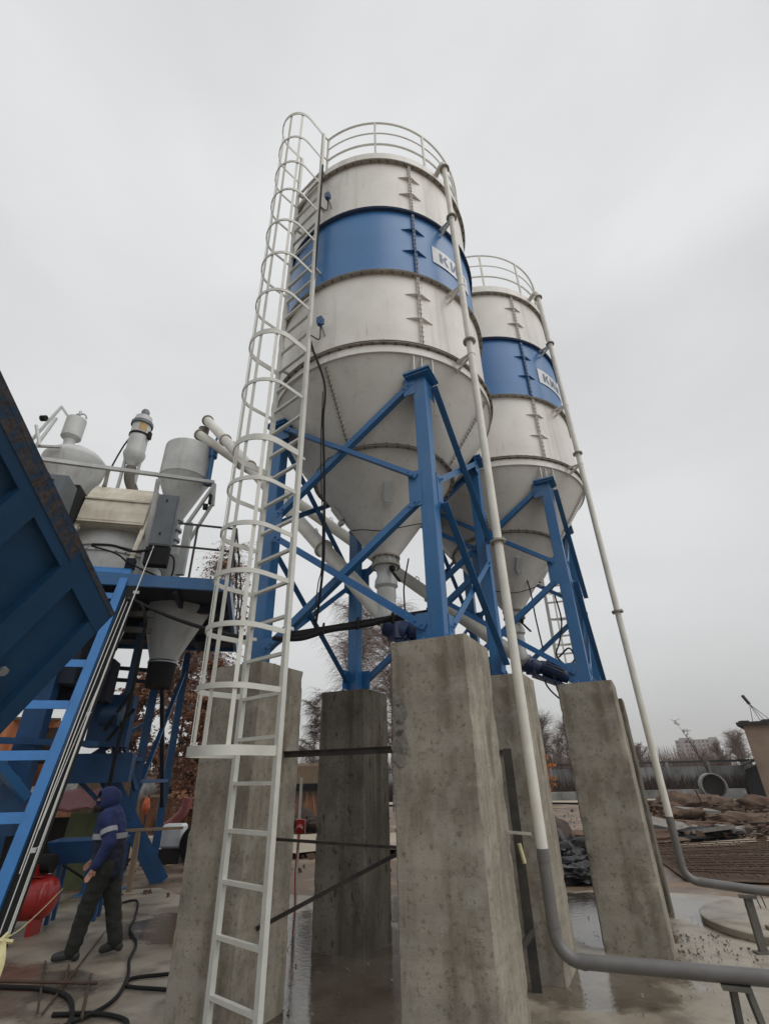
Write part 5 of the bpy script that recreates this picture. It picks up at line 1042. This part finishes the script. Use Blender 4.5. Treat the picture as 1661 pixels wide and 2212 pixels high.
for w_, el in (('wrN', 'elN'), ('wrF', 'elF')):       # palms and five fingers each
    W_ = Vector(J[w_]); d = (W_ - Vector(J[el])).normalized(); sd = d.cross(Vector((0, 1, 0))).normalized(); o0 = len(vs)
    vs.append(tuple(W_ + d * .06)); rr.append(.026); ee.append((ix[w_], o0)); nrm = sd.cross(d)
    for k in range(4):
        off = sd * (.024 - .016 * k); L1 = (.040, .046, .043, .034)[k]; a = W_ + d * .085 + off; c_ = a + d * L1 - nrm * .008; e_ = c_ + d * L1 * .6 - nrm * .02; n0 = len(vs)
        vs += [tuple(a), tuple(c_), tuple(e_)]; rr += [.009, .0085, .007]; ee += [(o0, n0), (n0, n0 + 1), (n0 + 1, n0 + 2)]
    a = W_ + d * .045 + sd * .035; c_ = a + d * .035 + sd * .012; n0 = len(vs); vs += [tuple(a), tuple(c_)]; rr += [.010, .008]; ee += [(o0, n0), (n0, n0 + 1)]
body = skinned('body', vs, ee, rr, SKIN, wk, vox=.006, sm=3)
def sub_(keys, eds, radd, n, m, extra=None):
    i2 = {k: i for i, k in enumerate(keys)}; v_ = [J[k] if k in J else extra[k] for k in keys]
    return skinned(n, v_, [(i2[a], i2[b_]) for a, b_ in eds], [radd[k] for k in keys], m, wk, vox=.014, wr=.012, sm=5)
hem = {'hem': (.0, 0, .84)}
jk = sub_(['sp1', 'hem', 'sp2', 'chest', 'neck', 'shN', 'elN', 'wrN', 'shF', 'elF', 'wrF'], [('hem', 'sp1'), ('sp1', 'sp2'), ('sp2', 'chest'), ('chest', 'neck'), ('chest', 'shN'), ('shN', 'elN'), ('elN', 'wrN'), ('chest', 'shF'), ('shF', 'elF'), ('elF', 'wrF')],
          dict(hem=(.175, .185), sp1=(.175, .185), sp2=(.17, .19), chest=(.155, .18), neck=.085, shN=.095, elN=.075, wrN=.052, shF=.095, elF=.075, wrF=.052), 'jacket', NAVY, hem)
tr_ = sub_(['pel', 'hpN', 'knN', 'anN', 'hpF', 'knF', 'anF'], [('pel', 'hpN'), ('hpN', 'knN'), ('knN', 'anN'), ('pel', 'hpF'), ('hpF', 'knF'), ('knF', 'anF')], dict(pel=.14, hpN=.125, knN=.095, anN=.078, hpF=.125, knF=.095, anF=.078), 'trousers', TROUS)
for a, t_ in (('anN', 'toN'), ('anF', 'toF')):
    A_ = Vector(J[a]); T_ = Vector(J[t_]); hl = A_ + Vector((.05, 0, -.055)); hl.z = max(.045, hl.z)
    skinned('boot', [tuple(A_ + Vector((0, 0, .06))), tuple(A_ - Vector((0, 0, .03))), tuple(hl), tuple(A_.lerp(T_, .55) - Vector((0, 0, .015))), tuple(T_)], [(0, 1), (1, 2), (1, 3), (3, 4)], [.052, .052, .045, .048, .04], BOOT, wk, sm=2)
# hood: a shell round the head, open to the front (-x)
b = MB(); hc_ = Vector((-.155, 0, 1.555)); n = 20; m2 = 14; vs_ = []
for j in range(m2 + 1):
    ph = R(16 + 150 * j / m2)           # polar angle from the face axis (-x)
    for k in range(n):
        t_ = 2 * math.pi * k / n; q = 1 + .05 * mnoise.noise(Vector((ph * 3, math.cos(t_) * 2, math.sin(t_) * 2)))
        rad_ = math.sin(max(ph, R(42)) if j < 3 else ph)
        vs_.append((hc_.x - .145 * math.cos(ph) * q, hc_.y + .135 * q * rad_ * math.cos(t_), hc_.z + .138 * q * rad_ * math.sin(t_) - (.02 if math.sin(t_) < 0 else 0)))
b.add(vs_, [(j * n + k, j * n + (k + 1) % n, (j + 1) * n + (k + 1) % n, (j + 1) * n + k) for j in range(2, m2) for k in range(n)] + [tuple(m2 * n + k for k in range(n))])
hd = b.build('hood', NAVY, wk, 70)
sd_m = hd.modifiers.new('solid', 'SOLIDIFY'); sd_m.thickness = .012
MB().lathe([(.062, -.06), (.095, -.03), (.095, .0), (.07, .02)], (-.215, 0, 1.475), 16).build('face_scarf', BLACKM, wk, 70)
for s_ in (-1, 1): MB().tube([(-.262, s_ * .032, 1.575), (-.270, s_ * .032, 1.575)], .011, 8).build('eye', BLACK, wk)
MB().hexa([(-.25, -.014, 1.53), (-.25, .014, 1.53), (-.25, .010, 1.575), (-.25, -.010, 1.575), (-.285, -.010, 1.535), (-.285, .010, 1.535), (-.262, .006, 1.57), (-.262, -.006, 1.57)]).build('nose', SKIN, wk)
MB().box((-.252, 0, 1.507), (.012, .045, .008)).build('mouth', PINK, wk)
for s_ in (-1, 1): MB().tube([(-.175, s_ * .083, 1.56), (-.175, s_ * .097, 1.56)], .026, 8).build('ear', SKIN, wk)
# reflective bands and the dark lower half of the jacket
b = MB(); b.lathe([(.192, -.03), (.195, 0), (.192, .03)], (-.045, 0, 1.16), 28); b.build('reflective_band', REFL, wk, 60)
def band(a, c_, f, r_, w_=.028):
    a, c_ = Vector(J[a]), Vector(J[c_]); p = a.lerp(c_, f); b = MB(); b.lathe([(r_, -w_), (r_ + .003, 0), (r_, w_)], p, 20, axis=(c_ - a)); b.build('reflective_band', REFL, wk, 60)
band('shN', 'elN', .55, .092); band('shF', 'elF', .55, .092)
jk.data.materials.append(NAVYD)
for p_ in jk.data.polygons:
    c_ = p_.center
    if c_.z < 1.125 and abs(c_.y) < .192 and -.24 < c_.x < .2: p_.material_index = 1
# the head is turned a little towards the yard
for o in [q for q in sc.objects if q.parent == wk and q.name.split('.')[0] in ('hood', 'face_scarf', 'eye', 'nose', 'mouth', 'ear')]:
    for v in o.data.vertices:
        dx, dy = v.co.x + .15, v.co.y; ca, sa = math.cos(R(34)), math.sin(R(34)); v.co.x = -.15 + dx * ca - dy * sa; v.co.y = dx * sa + dy * ca

# ================================================================== COMPRESSOR AND CLUTTER (left)
cpz = thing('air_compressor', 'red air compressor tank on short legs behind the skip track', 'compressor', (-5.08, 8.25, 0.012))
MB().lathe([(.001, -.50), (.12, -.49), (.21, -.44), (.245, -.36), (.245, .36), (.21, .44), (.12, .49), (.001, .50)], (0, 0, .38), 36, axis=(1, .06, 0)).build('tank', RED, cpz, 50)
for x in (-.3, .34):
    MB().box((x, -.04, .085), (.07, .22, .18)).build('leg', RED, cpz)
MB().box((.02, 0, .625), (.62, .22, .02)).build('mounting_plate', RED, cpz)
MB().tube([(.10, .0, .76), (.38, .0, .76)], .11, 18).build('motor', BLACK, cpz, 40)
b = MB(); b.box((-.12, 0, .76), (.2, .2, .24)); b.build('pump_head', STEELD, cpz); b = MB()
for k in range(6): b.box((-.12, 0, .68 + .035 * k), (.23, .23, .010))
b.build('cooling_fins', STEELD, cpz)
MB().box((.22, -.02, .70), (.06, .34, .13)).build('pressure_switch', RED, cpz)
MB().box((-.12, -.262, .42), (.26, .03, .14)).build('name_label', GREYB, cpz)
for k, (pts, lb, r_) in enumerate([
    ([(-4.6, 8.3, .75), (-4.35, 8.6, .5), (-4.5, 9.6, .06), (-4.21, 10.0, .04), (-3.75, 9.0, .035), (-3.49, 8.27, .035), (-3.11, 7.62, .035), (-2.9, 7.0, .035), (-2.66, 6.44, .035), (-2.52, 5.79, .035), (-2.75, 5.2, .035)], 'black air hose winding over the slab past the worker towards the ladder pillar', .016),
    ([(-2.05, 6.62, .03), (-2.3, 6.52, .035), (-2.6, 6.42, .035), (-2.55, 6.22, .035), (-2.2, 6.12, .035), (-2.0, 6.1, .03)], 'black hose making an open loop against the ladder pillar foot', .017),
    ([(-4.6, 6.5, .03), (-3.8, 6.28, .035), (-3.35, 6.2, .035), (-3.0, 6.0, .035), (-2.75, 5.65, .035), (-2.6, 5.3, .035)], 'black hose curving across the bottom left corner of the slab', .020),
    ([(-2.9, 5.62, .03), (-2.5, 5.6, .035), (-2.2, 5.45, .035), (-2.1, 5.2, .035)], 'black hose end arching at the bottom edge beside the ladder pillar', .018)]):
    o = MB().tube(spline(pts, 8), r_, 8).build('hose', BLACK, None, 60); tag(o, lb, 'hose', 'black hoses on the slab')
for k, (p, q, lb) in enumerate([((-3.06, 6.51, .05), (-2.59, 5.5, .04), 'short thick rebar piece lying end-on near the bottom left hoses'), ((-3.9, 6.34, .06), (-2.85, 6.22, .06), 'rebar lying level across the other rebar pieces bottom left'), ((-3.84, 7.04, .03), (-3.02, 5.6, .05), 'long thin rebar running from the worker to the bottom edge'), ((-3.5, 6.9, .03), (-3.2, 6.3, .03), 'thin short rebar beside the front boot of the worker'), ((-3.75, 8.1, .03), (-3.0, 5.64, .03), 'long brown rebar passing under the worker')]):
    o = MB().tube([p, q], .013 if k < 2 else .010, 6).build('rebar', RUSTY); tag(o, lb, 'rebar', 'rebar pieces on the slab')
# twisted yellow tape hanging in the near left corner and the cord it is tied to
t0 = at(-32.0, -.185, 4.2); t1 = at(-30.6, -.33, 3.5); b = MB(); vs_ = []
for k in range(25):
    f = k / 24; p = t0.lerp(t1, f); p.z -= .03 * math.sin(f * 6); a = f * 5.0; wd = .030 + .012 * math.sin(f * 9); dx = Vector((math.cos(a), math.sin(a) * .6, .1)) * wd; vs_ += [p - dx, p + dx]
b.add(vs_, [(2 * k, 2 * k + 1, 2 * k + 3, 2 * k + 2) for k in range(24)]); o = b.build('warning_tape', YELT, None, 60); o.modifiers.new('s', 'SOLIDIFY').thickness = .003
tag(o, 'twisted pale yellow tape hanging down in the bottom left corner', 'tape')
b = MB(); b.tube(spline([at(-36.5, -.20, 4.3), t0, at(-30.2, -.165, 6.2), at(-28.6, -.135, 7.9)], 6), .005, 5)
for a_ in (-.05, .02, .06): b.tube([t0, t0 + Vector((a_, .02, .05 - abs(a_)))], .012, 5)
o = b.build('cord', YELT); tag(o, 'thin pale cord knotted to the yellow tape in the left corner', 'cord')
# things under and behind the tower
def simple(n, lb, cat, bm, m, grp=None, sm=None):
    o = bm.build(n, m, None, sm); tag(o, lb, cat, grp); return o
c_ = thing('orange_curtain', 'orange and tan sheeting hung behind the skip track at the left edge', 'sheeting', (-8.5, 12.8, 0))
x0 = Vector((-10.2, 12.2, 0)); x1 = Vector((-8.3, 13.3, 0)); b = MB(); vs_ = []
for k in range(31):
    f = k / 30; p = x0.lerp(x1, f) + Vector((.03, -.05, 0)) * math.sin(k * 1.3); vs_ += [p + Vector((0, 0, 1.7)), p + Vector((0, 0, 3.15))]
b.add(vs_, [(2 * k, 2 * k + 2, 2 * k + 3, 2 * k + 1) for k in range(30)]); b.build('sheet', ORANGE, c_, 50, world=True).modifiers.new('s', 'SOLIDIFY').thickness = .01
MB().bar(x0 + Vector((0, 0, 3.17)), x1 + Vector((0, 0, 3.17)), .06).build('pole', WOOD, c_, world=True)
for p in (x0, x1): MB().bar(p + Vector((0, .05, 0)), p + Vector((0, .05, 3.14)), .07).build('post', WOOD, c_, world=True)
tp = thing('tarpaulin_shelter', 'low shelter roofed with faded red tarpaulin behind the worker', 'shelter', (-7.6, 11.6, 0))
b = MB(); A_, B_, C_, D_ = Vector((-9.2, 10.4, 1.18)), Vector((-6.05, 11.6, 1.28)), Vector((-6.5, 12.6, 1.62)), Vector((-9.7, 11.5, 1.55)); n = 22; vs_ = []
for j in range(9):
    for k in range(n + 1):
        p = A_.lerp(B_, k / n).lerp(D_.lerp(C_, k / n), j / 8); vs_.append(p + Vector((0, 0, .05 * mnoise.noise(p * 2.4) + .03 * math.sin(k * 1.9 + j * .4))))
b.add(vs_, [(j * (n + 1) + k, j * (n + 1) + k + 1, (j + 1) * (n + 1) + k + 1, (j + 1) * (n + 1) + k) for j in range(8) for k in range(n)]); b.build('tarpaulin', PINK, tp, 50, world=True).modifiers.new('s', 'SOLIDIFY').thickness = .012
for p in (A_, B_, C_, D_, A_.lerp(B_, .5)): MB().bar((p.x, p.y, 0), (p.x, p.y, p.z - .04), .06).build('post', DBARK, tp, world=True)
MB().bar((-9.3, 11.7, .55), (-6.6, 12.6, .55), .05, 1.1).build('dark_board', ROOFD, tp, world=True)
simple('olive_board', 'olive green board leaning behind the worker under the tarpaulin', 'board', MB().hexa([(-6.25, 11.0, .02), (-5.62, 11.25, .02), (-5.62, 11.29, .02), (-6.25, 11.04, .02), (-6.25, 11.12, 1.22), (-5.62, 11.37, 1.22), (-5.62, 11.41, 1.22), (-6.25, 11.16, 1.22)]), OLIVE)
tb = thing('steel_trestle', 'small blue steel trough on legs just left of the worker', 'trestle', (-4.6, 8.9, 0.012), .25)
b = MB(); b.hexa([(-.38, -.18, .70), (.38, -.18, .70), (.38, .18, .70), (-.38, .18, .70), (-.5, -.3, .98), (.5, -.3, .98), (.5, .3, .98), (-.5, .3, .98)]); b.f.pop(1); b.mi.pop(); b.build('trough', TOWB, tb).modifiers.new('s', 'SOLIDIFY').thickness = .012
for x in (-.3, .3):
    for y in (-.14, .14): MB().bar((x, y, 0), (x, y, .70), .05).build('leg', TOWB, tb)
simple('plywood_sheet', 'tan plywood sheet standing behind the tower legs', 'panel', MB().hexa([(-7.3, 13.0, .9), (-6.0, 13.6, .9), (-6.0, 13.64, .9), (-7.3, 13.04, .9), (-7.3, 13.0, 2.15), (-6.2, 13.5, 2.15), (-6.2, 13.54, 2.15), (-7.3, 13.04, 2.15)]), WOOD)
simple('panel_stand', 'dark cabinet under the tan plywood sheet', 'cabinet', MB().box((-6.65, 13.32, .445), (1.3, .3, .89), .43).box((-6.65, 13.1, .5), (1.1, .04, .7), .43), ROOFD)
simple('wooden_post', 'pale wooden post leaning behind the worker elbow', 'post', MB().bar((-4.72, 10.85, .012), (-4.72, 10.8, .92), .09, .05), WOOD)
simple('wooden_plank', 'pale plank laid level on the wooden post behind the worker', 'plank', MB().bar((-4.95, 10.75, .95), (-4.0, 11.1, .95), .12, .04), WOOD)
simple('orange_bag', 'bright orange bag hanging behind the tower foot', 'bag', lumpy((-6.95, 16.1, 1.12), .09, .09, .19, 71, 10, .4), BRIGHTO, None, 60)
simple('bag_stake', 'stake carrying the bright orange bag', 'stake', MB().bar((-6.95, 16.2, 0), (-6.95, 16.2, 1.4), .05), DBARK)
simple('red_pipe_bend', 'dull red pipe bend near the orange bag', 'pipe', MB().tube(spline([(-6.45, 16.3, .55), (-6.2, 16.35, .72), (-5.95, 16.4, 1.0), (-5.9, 16.4, 1.3)], 6), .13, 14), PINK, None, 50)
simple('dark_barrel', 'dark barrel under the dull red pipe bend', 'barrel', MB().lathe([(.001, .0), (.32, .0), (.33, .3), (.32, .6), (.001, .6)], (-6.3, 16.5, 0), 24), ROOFD, None, 40)
cn = thing('white_canister', 'white plastic canister beside a black tyre left of the ladder pillar', 'canister', (-5.35, 14.3, 0))
MB().box((0, 0, .56), (.52, .36, .5)).build('tank', SIGNW, cn).modifiers.new('b', 'BEVEL').width = .05
MB().box((0, 0, .15), (.5, .34, .3)).build('base', ROOFD, cn)
simple('tyre', 'black tyre standing against the left side of the ladder pillar', 'tyre', MB().lathe([(.20, -.1), (.36, -.1), (.40, -.06), (.40, .06), (.36, .1), (.20, .1), (.20, -.1)], (-4.7, 14.0, .40), 32, axis=(.3, 1, 0)), BLACK, None, 40)
for k, (p, q, w_, h_, m, lb) in enumerate([((-8.45, 19.59, .03), (-6.0, 20.4, .03), .5, .12, SAND, 'pale beam lying on the ground in the gap left of the ladder pillar'), ((-12.5, 24.0, 1.15), (-6.2, 25.8, 1.22), .1, .09, WOOD, 'light timber rail of the far fence behind the tower, left of the ladder'), ((-12.5, 24.0, .75), (-6.2, 25.8, .80), .08, .07, DBARK, 'dark lower timber rail of the far fence behind the tower')]):
    simple('beam', lb, 'beam', MB().bar(p, q, w_, h_), m)
for k in range(6):
    p = Vector((-12.4, 24.1, 0)).lerp(Vector((-6.25, 25.85, 0)), k / 5); tag(MB().bar(p, p + Vector((0, 0, 1.3)), .1).build('timber_post', DBARK), '%s short timber post of the far rail fence behind the tower' % ('leftmost', 'second from left', 'third from left', 'fourth from left', 'fifth from left', 'rightmost')[k], 'post', 'posts of the far rail fence')
# parked clutter seen between the ladder pillar and the dark pillar
vt = thing('yellow_truck', 'far off vehicle with tan body and dark windscreen between the pillars', 'truck', (-4.6, 29.5, 0), .2)
MB().box((0, 0, 1.75), (2.6, 1.6, 1.3)).build('cab', WOOD, vt).modifiers.new('b', 'BEVEL').width = .12
MB().box((0.1, -.84, 1.3), (2.2, .06, .35)).build('windscreen', BLACK, vt); MB().box((0, 0, .8), (2.6, 1.7, .45)).build('chassis', ROOFD, vt)
for x in (-.9, .9):
    for y in (-.75, .75): MB().lathe([(.001, -.12), (.38, -.12), (.42, 0), (.38, .12), (.001, .12)], (x, y, .42), 20, axis=(0, 1, 0)).build('wheel', BLACK, vt, 40)
simple('snow_heap', 'pale heap of sand on the ground between the ladder pillar and dark pillar', 'heap', lumpy((-3.3, 21, .1), 1.6, .7, .38, 80, 14, .4), SAND, None, 60)
simple('weed_clump', 'dark clump of dead weeds on the pale heap between two pillars', 'clump', lumpy((-2.9, 19.8, .2), .9, .5, .4, 82, 24, .9), WEED, None, 60)
st = thing('socket_box', 'small red socket on a white pole beside the ladder pillar', 'socket', (-1.26, 7.87, 0))
MB().bar((0, 0, 0), (0, 0, 1.75), .035).build('pole', LADW, st); b = MB(); b.box((.03, -.04, 1.17), (.12, .09, .16)); b.tube([(.03, -.08, 1.17), (.03, -.16, 1.13)], .045, 12); b.build('socket', RED, st)
MB().tube(spline([(.03, -.1, 1.1), (.0, -.12, .7), (.02, -.1, .3), (.0, -.05, .03)], 6), .008, 6).build('lead', RED, st)

# ================================================================== AIR
hzb = MB().box((0, 700, 40), (2990, 1900, 84)).build('haze', None) if False else None
hm = bpy.data.materials.new('haze_air'); hm.use_nodes = True; ht = hm.node_tree; ht.nodes.clear(); ho = ht.nodes.new('ShaderNodeOutputMaterial'); hv = ht.nodes.new('ShaderNodeVolumePrincipled')
hv.inputs['Color'].default_value = (0.86, 0.87, 0.88, 1); hv.inputs['Density'].default_value = 0.0006; hv.inputs['Anisotropy'].default_value = 0.2
ht.links.new(hv.outputs[0], ho.inputs['Volume'])
hb = MB().box((0, 250, 24), (1100, 700, 50)).build('haze', hm); hb['kind'] = 'stuff'; hb['label'] = 'thin grey autumn haze hanging over the whole yard'; hb['category'] = 'haze'
